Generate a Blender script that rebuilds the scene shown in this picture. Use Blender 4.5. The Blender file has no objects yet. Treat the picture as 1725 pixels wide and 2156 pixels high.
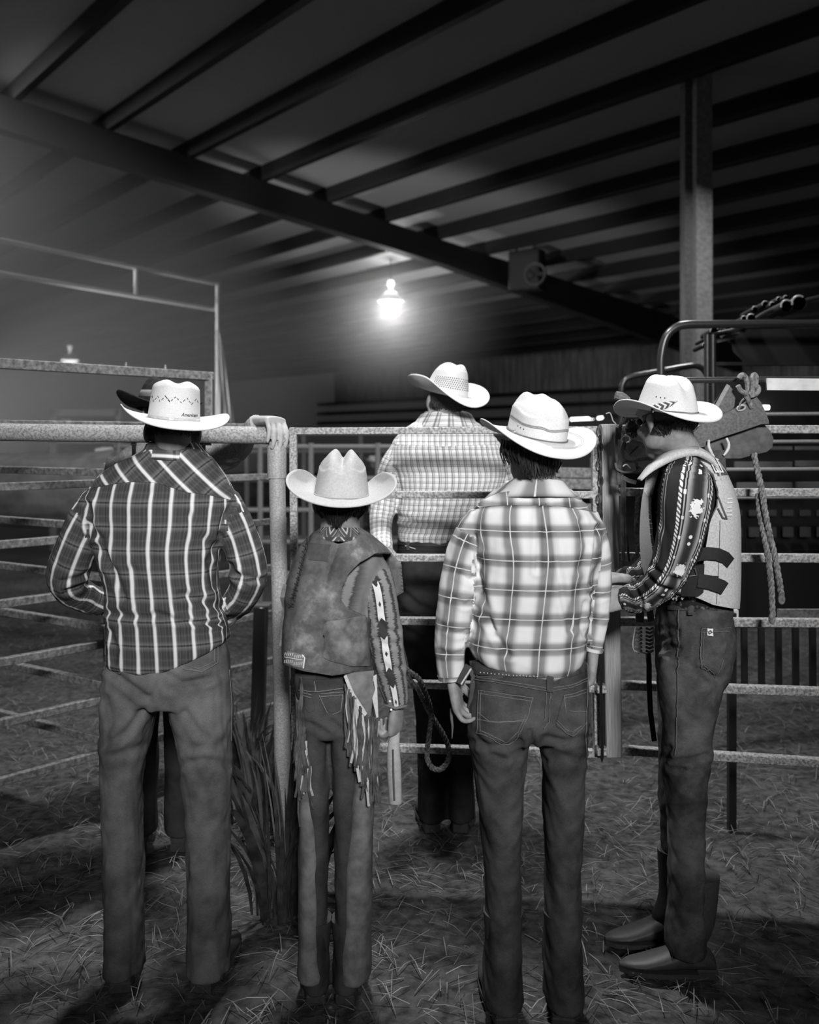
import bpy, bmesh, math, random
import numpy as np
from mathutils import Vector, Matrix, Euler
from mathutils.bvhtree import BVHTree
random.seed(7); RNG = np.random.default_rng(7)
SC = bpy.context.scene; COL = SC.collection
# ------------------------------------------------------------------ camera, world, lights, exposure
F = 1900.0; CX = 862.5; HY = 925.0; CZ = 1.60          # focal length and horizon row in pixels of the 1725x2156 frame
cam = bpy.data.objects.new('camera', bpy.data.cameras.new('camera')); COL.objects.link(cam)
cam.location = (0, 0, CZ); cam.rotation_euler = (math.pi/2, 0, 0)
cam.data.sensor_fit = 'HORIZONTAL'; cam.data.sensor_width = 36; cam.data.lens = 36*F/1725
cam.data.shift_y = -(1078-HY)/1725; cam.data.clip_end = 200; cam.data.clip_start = 0.05
cam.data.dof.use_dof = True; cam.data.dof.focus_distance = 2.8; cam.data.dof.aperture_fstop = 2.8
SC.camera = cam
W = bpy.data.worlds.new('night'); SC.world = W; W.use_nodes = True
W.node_tree.nodes['Background'].inputs[0].default_value = (1, 1, 1, 1)
W.node_tree.nodes['Background'].inputs[1].default_value = 0.02
vs = SC.view_settings; vs.view_transform = 'Standard'; vs.look = 'None'; vs.gamma = 1; vs.use_curve_mapping = False
vs.exposure = 0.0
def arealight(name, loc, target, power, size):
    l = bpy.data.lights.new(name, 'AREA'); l.shape = 'DISK'; l.size = size; l.energy = power
    o = bpy.data.objects.new(name, l); COL.objects.link(o); o.location = loc
    o.rotation_euler = (Vector(target)-Vector(loc)).to_track_quat('-Z', 'Y').to_euler(); return o
arealight('arena_lamp_above', (-0.3, 4.1, 5.1), (-0.2, 2.9, 1.0), 200, 0.4)
arealight('arena_lamp_pens', (2.2, 7.5, 4.7), (0.6, 6.0, 0), 90, 0.6)
arealight('haze_fill_left', (-6.0, 9.0, 5.6), (-5.5, 13.5, 0), 190, 0.7)  # added fill out of view, lights the left haze and overhead frame
def spot(name, loc, target, power, deg, blend, soft):
    l = bpy.data.lights.new(name, 'SPOT'); l.energy = power; l.spot_size = math.radians(deg); l.spot_blend = blend; l.shadow_soft_size = soft
    o = bpy.data.objects.new(name, l); COL.objects.link(o); o.location = loc; o.rotation_euler = (Vector(target)-Vector(loc)).to_track_quat('-Z', 'Y').to_euler()
spot('stand_flood', (1.0, -4.5, 4.3), (0.06, 2.9, 2.02), 3900, 32, 1.0, .6)
spot('roof_fill_spot', (-5.5, 8.0, 1.2), (1.6, 17.5, 5.2), 1500, 46, .6, .25)  # added spot out of view, brightens the roof sheets
# ------------------------------------------------------------------ helpers
def at(px, py, Y): return Vector(((px-CX)/F*Y, Y, CZ-(py-HY)/F*Y))
def pxy(v): return (CX+F*v[0]/v[1], HY+F*(CZ-v[2])/v[1])
ORG = {}
def tag(o, label=None, cat=None, group=None, kind=None):
    if label: o['label'] = label
    if cat: o['category'] = cat
    if group: o['group'] = group
    if kind: o['kind'] = kind
    return o
def rootof(o):
    while o.parent: o = o.parent
    return o
def link(name, verts, faces, mats, parent=None, smooth=True, uv=None, mi=None, org=None):
    """one mesh object from world-space vertices"""
    if parent is not None: org = ORG[rootof(parent).name]
    elif org is None: org = (0, 0, 0)
    v = np.asarray(verts, float).reshape(-1, 3)-np.asarray(org, float)
    me = bpy.data.meshes.new(name); me.from_pydata(v.tolist(), [], [list(map(int, f)) for f in faces])
    if not isinstance(mats, (list, tuple)): mats = [mats]
    for m in mats: me.materials.append(m)
    if smooth: me.polygons.foreach_set('use_smooth', np.ones(len(me.polygons), bool))
    if mi is not None: me.polygons.foreach_set('material_index', np.asarray(mi, np.int32))
    if uv is not None:
        l = me.uv_layers.new(name='UVMap'); l.data.foreach_set('uv', np.asarray(uv, np.float32).ravel())
    me.update()
    o = bpy.data.objects.new(name, me); COL.objects.link(o)
    if parent is not None: o.parent = parent
    else: o.location = org; ORG[o.name] = tuple(org)
    return o
def empty(name, loc, label=None, cat=None, group=None):
    o = bpy.data.objects.new(name, None); COL.objects.link(o); o.location = loc; o.empty_display_size = .05
    ORG[o.name] = tuple(loc); return tag(o, label, cat, group)
def catmull(P, n):
    """resample control rows (k,d) to n rows on a Catmull-Rom curve"""
    P = np.asarray(P, float); k = len(P)
    if k < 3:
        t = np.linspace(0, k-1, n)[:, None]; i = np.clip(t.astype(int), 0, k-2); f = t-i
        return P[i[:, 0]]*(1-f)+P[i[:, 0]+1]*f
    Q = np.vstack([2*P[0]-P[1], P, 2*P[-1]-P[-2]])
    t = np.linspace(0, k-1, n); i = np.clip(t.astype(int), 0, k-2); f = (t-i)[:, None]
    a, b, c, d = Q[i], Q[i+1], Q[i+2], Q[i+3]
    return .5*((2*b)+(-a+c)*f+(2*a-5*b+4*c-d)*f**2+(-a+3*b-3*c+d)*f**3)
class MB:
    """collects shapes into one mesh"""
    def __init__(s): s.v = []; s.f = []; s.m = []; s.cur = 0
    def add(s, v, f):
        b = len(s.v); s.v.extend([tuple(map(float, p)) for p in v]); s.f.extend([tuple(int(i)+b for i in q) for q in f]); s.m.extend([s.cur]*len(f)); return s
    def box(s, c, h, R=None, bev=0.0):
        c = Vector(c); x, y, z = h; P = []
        if bev <= 0:
            P = [(sx*x, sy*y, sz*z) for sx in (-1, 1) for sy in (-1, 1) for sz in (-1, 1)]
            Fc = [(0, 1, 3, 2), (4, 6, 7, 5), (0, 4, 5, 1), (2, 3, 7, 6), (0, 2, 6, 4), (1, 5, 7, 3)]
        else:
            bm = bmesh.new(); bmesh.ops.create_cube(bm, size=2)
            for q in bm.verts: q.co = Vector((q.co.x*x, q.co.y*y, q.co.z*z))
            bmesh.ops.bevel(bm, geom=list(bm.edges), offset=bev, segments=1, affect='EDGES', profile=.5)
            bm.verts.index_update(); P = [q.co.copy() for q in bm.verts]; Fc = [[q.index for q in f.verts] for f in bm.faces]; bm.free()
        P = [Vector(p) for p in P]
        if R is not None: P = [R @ p for p in P]
        return s.add([p+c for p in P], Fc)
    def bar(s, a, b, w, h, up=(0, 0, 1), bev=0.0):
        """box from a to b, w across, h along up"""
        a = Vector(a); b = Vector(b); d = b-a; L = d.length; d.normalize(); u = Vector(up)
        sd = d.cross(u).normalized(); u = sd.cross(d).normalized()
        R = Matrix((d, sd, u)).transposed()
        return s.box((a+b)/2, (L/2, w/2, h/2), R, bev)
    def tube(s, P, r, n=10, cap=True, res=None, flat=1.0, up=(0, 0, 1)):
        P = np.asarray([tuple(p) for p in P], float); r = np.atleast_1d(np.asarray(r, float))
        if len(r) != len(P): r = np.interp(np.linspace(0, 1, len(P)), np.linspace(0, 1, len(r)), r) if len(r) > 1 else np.full(len(P), r[0])
        if res:
            Q = catmull(np.column_stack([P, r]), res); P, r = Q[:, :3], np.maximum(Q[:, 3], 1e-4)
        T = np.gradient(P, axis=0); T /= np.linalg.norm(T, axis=1)[:, None]+1e-9
        u = np.asarray(up, float); u = u-T[0]*u.dot(T[0])
        if np.linalg.norm(u) < 1e-3: u = np.array([1., 0, 0])-T[0]*T[0][0]
        if np.linalg.norm(u) < 1e-3: u = np.array([0, 1., 0])-T[0]*T[0][1]
        u /= np.linalg.norm(u); V = []; k = len(P); an = np.linspace(0, 2*math.pi, n, endpoint=False)
        for i in range(k):
            u = u-T[i]*u.dot(T[i]); u /= np.linalg.norm(u)+1e-9; w = np.cross(T[i], u)
            for a in an: V.append(P[i]+r[i]*(math.cos(a)*w+flat*math.sin(a)*u))
        Fc = [(i*n+j, i*n+(j+1) % n, (i+1)*n+(j+1) % n, (i+1)*n+j) for i in range(k-1) for j in range(n)]
        if cap: Fc += [tuple(reversed(range(n))), tuple((k-1)*n+j for j in range(n))]
        return s.add(V, Fc)
    def ribbon(s, P, w, th=.0015, nrm=(0, -1, 0)):
        P = [Vector(p) for p in P]; V = []; k = len(P); nn = Vector(nrm)
        ws = w if isinstance(w, (list, tuple)) else [w]*k
        for i in range(k):
            t = (P[min(i+1, k-1)]-P[max(i-1, 0)]).normalized(); sd = t.cross(nn).normalized(); n2 = sd.cross(t)
            for q in (1, -1):
                for e in (1, -1): V.append(P[i]+sd*q*ws[i]/2+n2*e*th/2*q)
        Fc = [(i*4+j, i*4+(j+1) % 4, i*4+4+(j+1) % 4, i*4+4+j) for i in range(k-1) for j in range(4)]
        Fc += [(3, 2, 1, 0), tuple(4*(k-1)+j for j in range(4))]
        return s.add(V, Fc)
    def ell(s, c, r, R=None, nu=14, nv=9):
        V = []; c = Vector(c)
        for i in range(1, nv):
            a = math.pi*i/nv
            for j in range(nu):
                b = 2*math.pi*j/nu; p = Vector((r[0]*math.sin(a)*math.cos(b), r[1]*math.sin(a)*math.sin(b), r[2]*math.cos(a)))
                V.append((R @ p if R else p)+c)
        p = Vector((0, 0, r[2])); V.append((R @ p if R else p)+c); V.append((R @ -p if R else -p)+c); t, bq = len(V)-2, len(V)-1
        Fc = [(i*nu+j, (i+1)*nu+j, (i+1)*nu+(j+1) % nu, i*nu+(j+1) % nu) for i in range(nv-2) for j in range(nu)]
        Fc += [(t, j, (j+1) % nu) for j in range(nu)]+[(bq, (nv-2)*nu+(j+1) % nu, (nv-2)*nu+j) for j in range(nu)]
        return s.add(V, Fc)
    def lathe(s, prof, c, R=None, n=24):
        V = []; c = Vector(c); k = len(prof)
        for (r, z) in prof:
            for j in range(n):
                p = Vector((r*math.cos(2*math.pi*j/n), r*math.sin(2*math.pi*j/n), z)); V.append((R @ p if R else p)+c)
        return s.add(V, [(i*n+j, i*n+(j+1) % n, (i+1)*n+(j+1) % n, (i+1)*n+j) for i in range(k-1) for j in range(n)])
    def prism(s, poly, d):
        """polygon (3D points) extruded by vector d"""
        n = len(poly); d = Vector(d); V = [Vector(p) for p in poly]+[Vector(p)+d for p in poly]
        return s.add(V, [tuple(range(n)), tuple(reversed(range(n, 2*n)))]+[(i, i+n, (i+1) % n+n, (i+1) % n) for i in range(n)])
    def build(s, name, mats, parent=None, smooth=True, org=None):
        o = link(name, s.v, s.f, mats, parent, smooth, mi=s.m if isinstance(mats, (list, tuple)) else None, org=org)
        if not smooth: return o
        try: o.data.set_sharp_from_angle(angle=math.radians(42))
        except Exception: pass
        return o
def remesh(mb, voxel, smooth=6, fac=.5):
    """voxel union of the collected shapes -> numpy verts, quads, normals"""
    me = bpy.data.meshes.new('tmp'); me.from_pydata(mb.v, [], mb.f)
    o = bpy.data.objects.new('tmp', me); COL.objects.link(o)
    m = o.modifiers.new('r', 'REMESH'); m.mode = 'VOXEL'; m.voxel_size = voxel
    if smooth:
        q = o.modifiers.new('s', 'SMOOTH'); q.factor = fac; q.iterations = smooth
    dg = bpy.context.evaluated_depsgraph_get(); dg.update(); ev = o.evaluated_get(dg); m2 = ev.to_mesh()
    V = np.empty(len(m2.vertices)*3); m2.vertices.foreach_get('co', V); V = V.reshape(-1, 3)
    N = np.empty(len(m2.vertices)*3); m2.vertices.foreach_get('normal', N); N = N.reshape(-1, 3)
    Fc = [tuple(p.vertices) for p in m2.polygons]
    ev.to_mesh_clear(); bpy.data.objects.remove(o); bpy.data.meshes.remove(me)
    return V, Fc, N
def vnormals(V, Fc):
    Q = np.array([f if len(f) == 4 else (f[0], f[1], f[2], f[2]) for f in Fc]); N = np.zeros_like(V)
    n = np.cross(V[Q[:, 2]]-V[Q[:, 0]], V[Q[:, 3]]-V[Q[:, 1]])
    for j in range(4): np.add.at(N, Q[:, j], n)
    return N/(np.linalg.norm(N, axis=1)[:, None]+1e-12)
def noise3(P, scale, seed, oct=3, stretch=(1, 1, 1)):
    """smooth pseudo noise in -1..1 from rotated sines"""
    r = np.random.default_rng(seed); X = P*np.asarray(stretch)/scale; s = np.zeros(len(P)); tot = 0
    for k in range(oct):
        for q in range(4):
            d = r.normal(size=3); d /= np.linalg.norm(d); w = r.normal(size=3)*.7
            s += np.sin((X @ d)*2*math.pi*(1.7**k)*r.uniform(.7, 1.3)+1.3*np.sin(X @ w*3+r.uniform(0, 6))+r.uniform(0, 6))/(1.6**k)/2
        tot += 1/(1.6**k)
    return s/tot
def segdist(P, poly):
    """2D distance of points to a polyline, and the arc parameter"""
    d = np.full(len(P), 1e9); poly = np.asarray(poly, float)
    for a, b in zip(poly[:-1], poly[1:]):
        ab = b-a; t = np.clip(((P-a) @ ab)/(ab @ ab+1e-9), 0, 1); q = np.linalg.norm(P-(a+t[:, None]*ab), axis=1); d = np.minimum(d, q)
    return d
def project(V): return np.column_stack([CX+F*V[:, 0]/V[:, 1], HY+F*(CZ-V[:, 2])/V[:, 1]])
def crease(V, N, items, front=True):
    """press fold lines (pixel polylines measured on the photograph, width px, depth m; ridge beside) into a surface"""
    P = project(V); vis = np.clip(-N[:, 1]*2+.4, 0, 1) if front else 1.0
    for poly, w, dep in items:
        d = segdist(P, poly); V = V-(N*(vis*dep*(np.exp(-(d/w)**2)-.55*np.exp(-((d-1.9*w)/w)**2)))[:, None])
    return V
class Surf:
    def __init__(s, V, Fc): s.t = BVHTree.FromPolygons([tuple(p) for p in V], Fc)
    def hit(s, px, py, off=0.0):
        """point of the surface on the sight line through a pixel of the photograph"""
        d = (at(px, py, 1.0)-Vector((0, 0, CZ))).normalized(); h = s.t.ray_cast(Vector((0, 0, CZ)), d)
        if h[0] is None: return None
        n = h[1] if h[1].dot(d) < 0 else -h[1]
        return h[0]+n*off, n
    def near(s, p): return s.t.find_nearest(p)
def polyline(pts, step):
    out = []
    for a, b in zip(pts[:-1], pts[1:]):
        n = max(1, int(math.dist(a, b)/step))
        for i in range(n): out.append((a[0]+(b[0]-a[0])*i/n, a[1]+(b[1]-a[1])*i/n))
    return out+[tuple(pts[-1])]
def onsurf(surf, pts, off, step=5):
    P = []
    for q in polyline(pts, step):
        h = surf.hit(q[0], q[1], off)
        if h and (not P or (h[0]-P[-1]).length < .06): P.append(h[0])
    return P
def stitch(mb, surf, pts, w=.0022, off=.002, dash=None):
    P = onsurf(surf, pts, off, 4)
    if len(P) < 2: return
    if dash is None: mb.tube(P, w/2, 4, True); return
    for i in range(0, len(P)-1, 2): mb.tube([P[i], P[i+1]], w/2, 4, True)
def patch(name, surf, lower, upper, mat, parent, nu=24, nv=14, off=.003, uvs=1.0, rot=0.0, thick=True, hide=None):
    """cloth piece laid on a surface between two pixel curves"""
    def res(c, n):
        c = np.asarray(c, float); d = np.r_[0, np.cumsum(np.linalg.norm(np.diff(c, axis=0), axis=1))]; t = np.linspace(0, d[-1], n)
        return np.column_stack([np.interp(t, d, c[:, k]) for k in range(2)])
    L, U = res(lower, nu), res(upper, nu); V = []; uv = []; c, s = math.cos(rot), math.sin(rot)
    for j in range(nv):
        for i in range(nu):
            q = L[i]+(U[i]-L[i])*j/(nv-1); h = None; m = (L[nu//2]+U[nu//2])/2
            for k in range(14):
                qq = q+(m-q)*k*.03; h = surf.hit(qq[0], qq[1], off)
                if h: break
            if not h: h = (at(q[0], q[1], 2.7), Vector((0, -1, 0)))
            V.append(h[0]); sc = h[0][1]/F; uv.append((((q[0]-CX)*c-(q[1]-HY)*s)*sc*uvs, ((q[0]-CX)*s+(q[1]-HY)*c)*sc*uvs))
    Fc = [(j*nu+i, j*nu+i+1, (j+1)*nu+i+1, (j+1)*nu+i) for j in range(nv-1) for i in range(nu-1)]
    if thick:
        ring = [i for i in range(nu)]+[j*nu+nu-1 for j in range(1, nv)]+[(nv-1)*nu+i for i in range(nu-2, -1, -1)]+[j*nu for j in range(nv-2, 0, -1)]
        b = len(V)
        for i in ring: V.append(V[i]+Vector((0, off+.004, 0))); uv.append(uv[i])
        k = len(ring); Fc += [(ring[(i+1) % k], ring[i], b+i, b+(i+1) % k) for i in range(k)]
    luv = [uv[i] for f in Fc for i in f]
    o = link(name, V, Fc, mat, parent, True, luv)
    try: o.data.set_sharp_from_angle(angle=math.radians(50))
    except Exception: pass
    return o
# ------------------------------------------------------------------ materials (black and white photograph: greys only)
def newmat(name, rough=.8, spec=.3):
    m = bpy.data.materials.new(name); m.use_nodes = True; nt = m.node_tree; b = nt.nodes['Principled BSDF']
    b.inputs['Roughness'].default_value = rough; b.inputs['Specular IOR Level'].default_value = spec
    return m, nt, b
def grey(v): return (v, v, v, 1)
def nd(nt, typ, **k):
    n = nt.nodes.new(typ)
    for a, b in k.items(): setattr(n, a, b)
    return n
def ramp(nt, src, stops, interp='LINEAR'):
    r = nd(nt, 'ShaderNodeValToRGB'); r.color_ramp.interpolation = interp; e = r.color_ramp.elements
    while len(e) > 1: e.remove(e[-1])
    e[0].position = stops[0][0]; e[0].color = grey(stops[0][1])
    for p, v in stops[1:]:
        q = e.new(p); q.color = grey(v)
    nt.links.new(src, r.inputs[0]); return r.outputs[0]
def math_(nt, op, a, b=None, c=None):
    n = nd(nt, 'ShaderNodeMath', operation=op)
    for i, v in enumerate((a, b, c)):
        if v is None: continue
        if isinstance(v, (int, float)): n.inputs[i].default_value = v
        else: nt.links.new(v, n.inputs[i])
    return n.outputs[0]
def noise(nt, scale, detail=3, vec=None, rough=.55, stretch=None, coord='Object'):
    tc = nd(nt, 'ShaderNodeTexCoord'); n = nd(nt, 'ShaderNodeTexNoise'); n.inputs['Scale'].default_value = scale
    n.inputs['Detail'].default_value = detail; n.inputs['Roughness'].default_value = rough
    src = tc.outputs[coord] if vec is None else vec
    if stretch:
        mp = nd(nt, 'ShaderNodeMapping'); mp.inputs['Scale'].default_value = stretch; nt.links.new(src, mp.inputs[0]); src = mp.outputs[0]
    nt.links.new(src, n.inputs['Vector']); return n.outputs[0]
def bump(nt, b, h, strength=.3, dist=.002):
    n = nd(nt, 'ShaderNodeBump'); n.inputs['Strength'].default_value = strength; n.inputs['Distance'].default_value = dist
    nt.links.new(h, n.inputs['Height']); nt.links.new(n.outputs[0], b.inputs['Normal'])
def speck(name, lo, hi, scale=60, rough=.8, spec=.3, bmp=.2, mid=.5, wid=.15, metal=0, detail=4, stretch=None):
    m, nt, b = newmat(name, rough, spec); f = noise(nt, scale, detail, stretch=stretch)
    c = ramp(nt, f, [(max(0, mid-wid), lo), (min(1, mid+wid), hi)]); nt.links.new(c, b.inputs['Base Color'])
    b.inputs['Metallic'].default_value = metal
    if bmp: bump(nt, b, f, bmp)
    return m
def plain(name, v, rough=.7, spec=.3, metal=0):
    m, nt, b = newmat(name, rough, spec); f = noise(nt, 90, 3); c = ramp(nt, f, [(.3, v*.85), (.7, v*1.15)])
    nt.links.new(c, b.inputs['Base Color']); b.inputs['Metallic'].default_value = metal; return m
def emit(name, v, s):
    m, nt, b = newmat(name); b.inputs['Base Color'].default_value = grey(v)
    b.inputs['Emission Color'].default_value = grey(1); b.inputs['Emission Strength'].default_value = s; return m
def uvsep(nt):
    u = nd(nt, 'ShaderNodeUVMap'); u.uv_map = 'UVMap'; s = nd(nt, 'ShaderNodeSeparateXYZ'); nt.links.new(u.outputs[0], s.inputs[0])
    return u.outputs[0], s.outputs[0], s.outputs[1]
def per(nt, x, period, off=0.0):
    return math_(nt, 'FRACT', math_(nt, 'ADD', math_(nt, 'MULTIPLY', x, 1.0/period), off))
def weave(nt, b, uv, scale=1500, s=.15):
    n = noise(nt, 420, 2, vec=uv); bump(nt, b, n, s, .001)
def plaid(name, pu, pv, U, Vv, mode='mix', fac=.4, offu=0.0, offv=0.0, lines=None, interp='LINEAR', grain=.12):
    m, nt, b = newmat(name, .9, .15); uv, u, v = uvsep(nt)
    fu, fv = per(nt, u, pu, offu), per(nt, v, pv, offv)
    a = ramp(nt, fu, U, interp); c = ramp(nt, fv, Vv, interp)
    if mode == 'mix':
        o = math_(nt, 'ADD', math_(nt, 'MULTIPLY', a, 1-fac), math_(nt, 'MULTIPLY', c, fac))
    else: o = math_(nt, 'MULTIPLY', a, c)
    if lines:
        lu = ramp(nt, fu, lines[0], 'LINEAR'); lv = ramp(nt, fv, lines[1], 'LINEAR')
        o = math_(nt, 'MAXIMUM', o, math_(nt, 'MAXIMUM', lu, lv))
    g = noise(nt, 900, 2, vec=uv); o = math_(nt, 'MULTIPLY', o, math_(nt, 'ADD', math_(nt, 'MULTIPLY', g, grain*4), 1-grain*2))
    cc = nd(nt, 'ShaderNodeCombineColor'); [nt.links.new(o, cc.inputs[i]) for i in range(3)]
    nt.links.new(cc.outputs[0], b.inputs['Base Color']); weave(nt, b, uv); return m
# ------------------------------------------------------------------ figure building
class Loft:
    """limb made of horizontal oval slices measured on the photograph: (py, xl, xr, half depth m, dy)"""
    def __init__(s, Y, rows, k=46, ex=2.4, grow=1.0, gd=1.0):
        R = []
        for r in rows:
            py, xl, xr, b, dy = (list(r)+[0])[:5]; y = Y+dy; p, q = at(xl, py, y), at(xr, py, y)
            R.append(((p.x+q.x)/2, y, p.z, (q.x-p.x)/2, b))
        R = catmull(R, k); s.R = R[np.argsort(R[:, 2])]; s.ex = ex; s.grow = grow; s.gd = gd
        s.aref = float(np.mean(s.R[:, 3]))
    def mesh(s, mb, n=40):
        V = []; k = len(s.R)
        for (x, y, z, a, b) in s.R:
            for j in range(n):
                t = 2*math.pi*j/n; c, q = math.sin(t), -math.cos(t)
                V.append((x+a*s.grow*math.copysign(abs(c)**(2/s.ex), c), y+b*s.gd*math.copysign(abs(q)**(2/s.ex), q), z))
        Fc = [(i*n+j, i*n+(j+1) % n, (i+1)*n+(j+1) % n, (i+1)*n+j) for i in range(k-1) for j in range(n)]
        Fc += [tuple(reversed(range(n))), tuple((k-1)*n+j for j in range(n))]
        mb.add(V, Fc)
    def map(s, V):
        z = V[:, 2]; zz = s.R[:, 2]; g = lambda i: np.interp(z, zz, s.R[:, i])
        x, y, a, b = g(0), g(1), g(3), g(4); ux, uy = (V[:, 0]-x)/a, (V[:, 1]-y)/b
        q = (np.abs(ux)**s.ex+np.abs(uy)**s.ex)**(1/s.ex); q = q+np.maximum(0, z-zz[-1])*20+np.maximum(0, zz[0]-z)*20
        ph = np.arctan2(ux, -uy); return q, ph*np.sqrt(a*s.aref), z, 2*math.pi*np.sqrt(a*s.aref)
class Limb:
    """tube limb: path of (px, py, dy, radius px)"""
    def __init__(s, Y, path, k=40, start=.05, grow=1.0, flat=1.0, tw=0.0):
        P = []
        for (px, py, dy, r) in path:
            p = at(px, py, Y+dy); P.append((p.x, p.y, p.z, r/F*(Y+dy)))
        s.P = catmull(P, k); s.start = start; s.grow = grow; s.flat = flat; s.tw = tw
    def mesh(s, mb, n=20): mb.tube(s.P[:, :3], np.maximum(s.P[:, 3]*s.grow, .004), n, True, flat=s.flat)
    def map(s, V):
        P = s.P[:, :3]; L = np.r_[0, np.cumsum(np.linalg.norm(np.diff(P, axis=0), axis=1))]
        best = np.full(len(V), 1e9); q = np.full(len(V), 9.0); u = np.zeros(len(V)); v = np.zeros(len(V)); rm = float(np.mean(s.P[:, 3]))
        ref = np.array([0, 1., 0])
        for i in range(len(P)-1):
            a, b = P[i], P[i+1]; ab = b-a; l2 = ab @ ab; t = np.clip(((V-a) @ ab)/l2, 0, 1); c = a+t[:, None]*ab; d = np.linalg.norm(V-c, axis=1)
            r = s.P[i, 3]*(1-t)+s.P[i+1, 3]*t; m = d < best
            T = ab/math.sqrt(l2); f = ref-T*(ref @ T); f /= np.linalg.norm(f)+1e-9; g = np.cross(T, f); w = V-c
            ang = np.arctan2(w @ g, -(w @ f))+s.tw
            best[m] = d[m]; q[m] = (d/r)[m]; u[m] = (ang*rm)[m]; v[m] = -(L[i]+t*(L[i+1]-L[i]))[m]
        q = np.where(-v < s.start, q+9, q)
        return q, u, v, np.full(len(V), 2*math.pi*rm)
def cloth(name, limbs, mats, parent, voxel=.0065, smooth=6, wr=(), creases=(), seed=1, pick=None, shift=None, fn=None, ret=False):
    """garment: union of limbs, wrinkled, with a cloth coordinate per limb"""
    mb = MB()
    for l in limbs: l.mesh(mb)
    V, Fc, N = remesh(mb, voxel, smooth)
    for (amp, scale, st) in wr: V = V+N*(amp*noise3(V, scale, seed, 2, st))[:, None]
    if creases: V = crease(V, vnormals(V, Fc), creases)
    if fn is not None: V = fn(V)
    maps = [l.map(V) for l in limbs]; lab = np.argmin(np.array([m[0] for m in maps]), axis=0)
    uv = []; mi = []
    for f in Fc:
        ls = lab[list(f)]; k = int(np.bincount(ls).argmax()); _, u, v, per_ = maps[k]; uu = [u[i] for i in f]; p = per_[f[0]]
        if max(uu)-min(uu) > p/2: uu = [a+p if a < 0 else a for a in uu]
        o = shift[k] if shift else (0, 0); uv += [(a+o[0], v[i]+o[1]) for a, i in zip(uu, f)]; mi.append(pick[k] if pick else 0)
    o = link(name, V, Fc, mats, parent, True, uv, mi)
    return (o, V, Fc) if ret else (o, Surf(V, Fc))
def rot(yaw=0, pitch=0, roll=0):
    return Matrix.Rotation(math.radians(yaw), 3, 'Z') @ Matrix.Rotation(math.radians(pitch), 3, 'X') @ Matrix.Rotation(math.radians(roll), 3, 'Y')
def head_shapes(mb, c, R, s=1.0):
    c = Vector(c)
    def e(p, r, RR=None): mb.ell(c+R @ (Vector(p)*s), [q*s for q in r], R @ RR if RR else R, 18, 12)
    e((0, -.008, .03), (.072, .088, .08)); e((0, .035, -.045), (.056, .058, .07)); e((0, .07, -.098), (.028, .024, .022))
    e((0, .03, .042), (.066, .06, .056)); e((0, .097, -.018), (.013, .02, .022)); e((0, .088, .005), (.009, .012, .03)); e((0, .084, -.03), (.019, .014, .01))
    for q in (-1, 1):
        e((q*.079, -.004, -.012), (.009, .021, .034), Matrix.Rotation(q*.35, 3, 'Z')); e((q*.036, .074, -.028), (.022, .018, .018))
        e((q*.03, .079, .033), (.024, .013, .009)); e((q*.043, .02, -.072), (.018, .045, .026)); e((q*.076, .002, -.038), (.007, .01, .012))
    e((0, .088, -.057), (.024, .011, .006)); e((0, .086, -.068), (.021, .011, .007)); e((0, -.045, -.03), (.055, .05, .06))
def hand_shapes(mb, wrist, d, n, w, curl=(.5, .7, .5), s=1.0, thumb=(.5, .3), spread=.06, curls=None):
    """wrist point, direction d along the palm, palm normal n, w towards the thumb"""
    d, n, w = Vector(d).normalized(), Vector(n), Vector(w); n = (n-d*n.dot(d)).normalized(); w = (w-d*w.dot(d)-n*w.dot(n)).normalized()
    O = Vector(wrist); P = lambda a, b, c: O+(d*a+w*b+n*c)*s
    rows = [(-.03, .024, .019), (0, .026, .018), (.03, .035, .017), (.06, .041, .016), (.085, .041, .0145), (.098, .038, .011)]
    V = []; m = 16
    for a, hw, ht in rows:
        for j in range(m):
            t = 2*math.pi*j/m; V.append(P(a, hw*math.copysign(abs(math.cos(t))**.8, math.cos(t)), ht*math.copysign(abs(math.sin(t))**.8, math.sin(t))))
    Fc = [(i*m+j, i*m+(j+1) % m, (i+1)*m+(j+1) % m, (i+1)*m+j) for i in range(len(rows)-1) for j in range(m)]
    mb.add(V, Fc+[tuple(reversed(range(m))), tuple((len(rows)-1)*m+j for j in range(m))])
    FL = [(.03, (.044, .027, .022), .0095), (.01, (.049, .031, .023), .0098), (-.011, (.045, .029, .022), .0092), (-.03, (.035, .022, .019), .0082)]
    for k, (b, seg, r) in enumerate(FL):
        cu = curls[k] if curls else curl; p = P(.082, b, 0); pts = [P(.06, b*.9, 0), p]; a = 0; dv = d; sp = (1.5-k)*spread
        for q in range(3):
            a += cu[q]; dv = (d*math.cos(a)+n*math.sin(a)+w*sp*max(0, math.cos(a))).normalized(); p = p+dv*seg[q]*s; pts.append(p.copy())
        mb.tube(pts, [r*s, r*s*1.08, r*s, r*s*.92, r*s*.72], 10, True, res=18); mb.ell(pts[-1], [r*s*.74]*3, None, 8, 6)
    p = P(.012, .026, .004); pts = [P(.0, .012, .003), p]; a = thumb[0]; dv = None
    for q, l in enumerate((.04, .034, .027)):
        dv = (d*math.cos(a)+w*math.sin(a)+n*(.35+.25*q)*thumb[1]*2).normalized(); p = p+dv*l*s; pts.append(p.copy()); a -= thumb[1]*.5
    mb.tube(pts, [.013*s, .0145*s, .0125*s, .011*s, .0085*s], 10, True, res=18); mb.ell(pts[-1], [.0088*s]*3, None, 8, 6)
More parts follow.
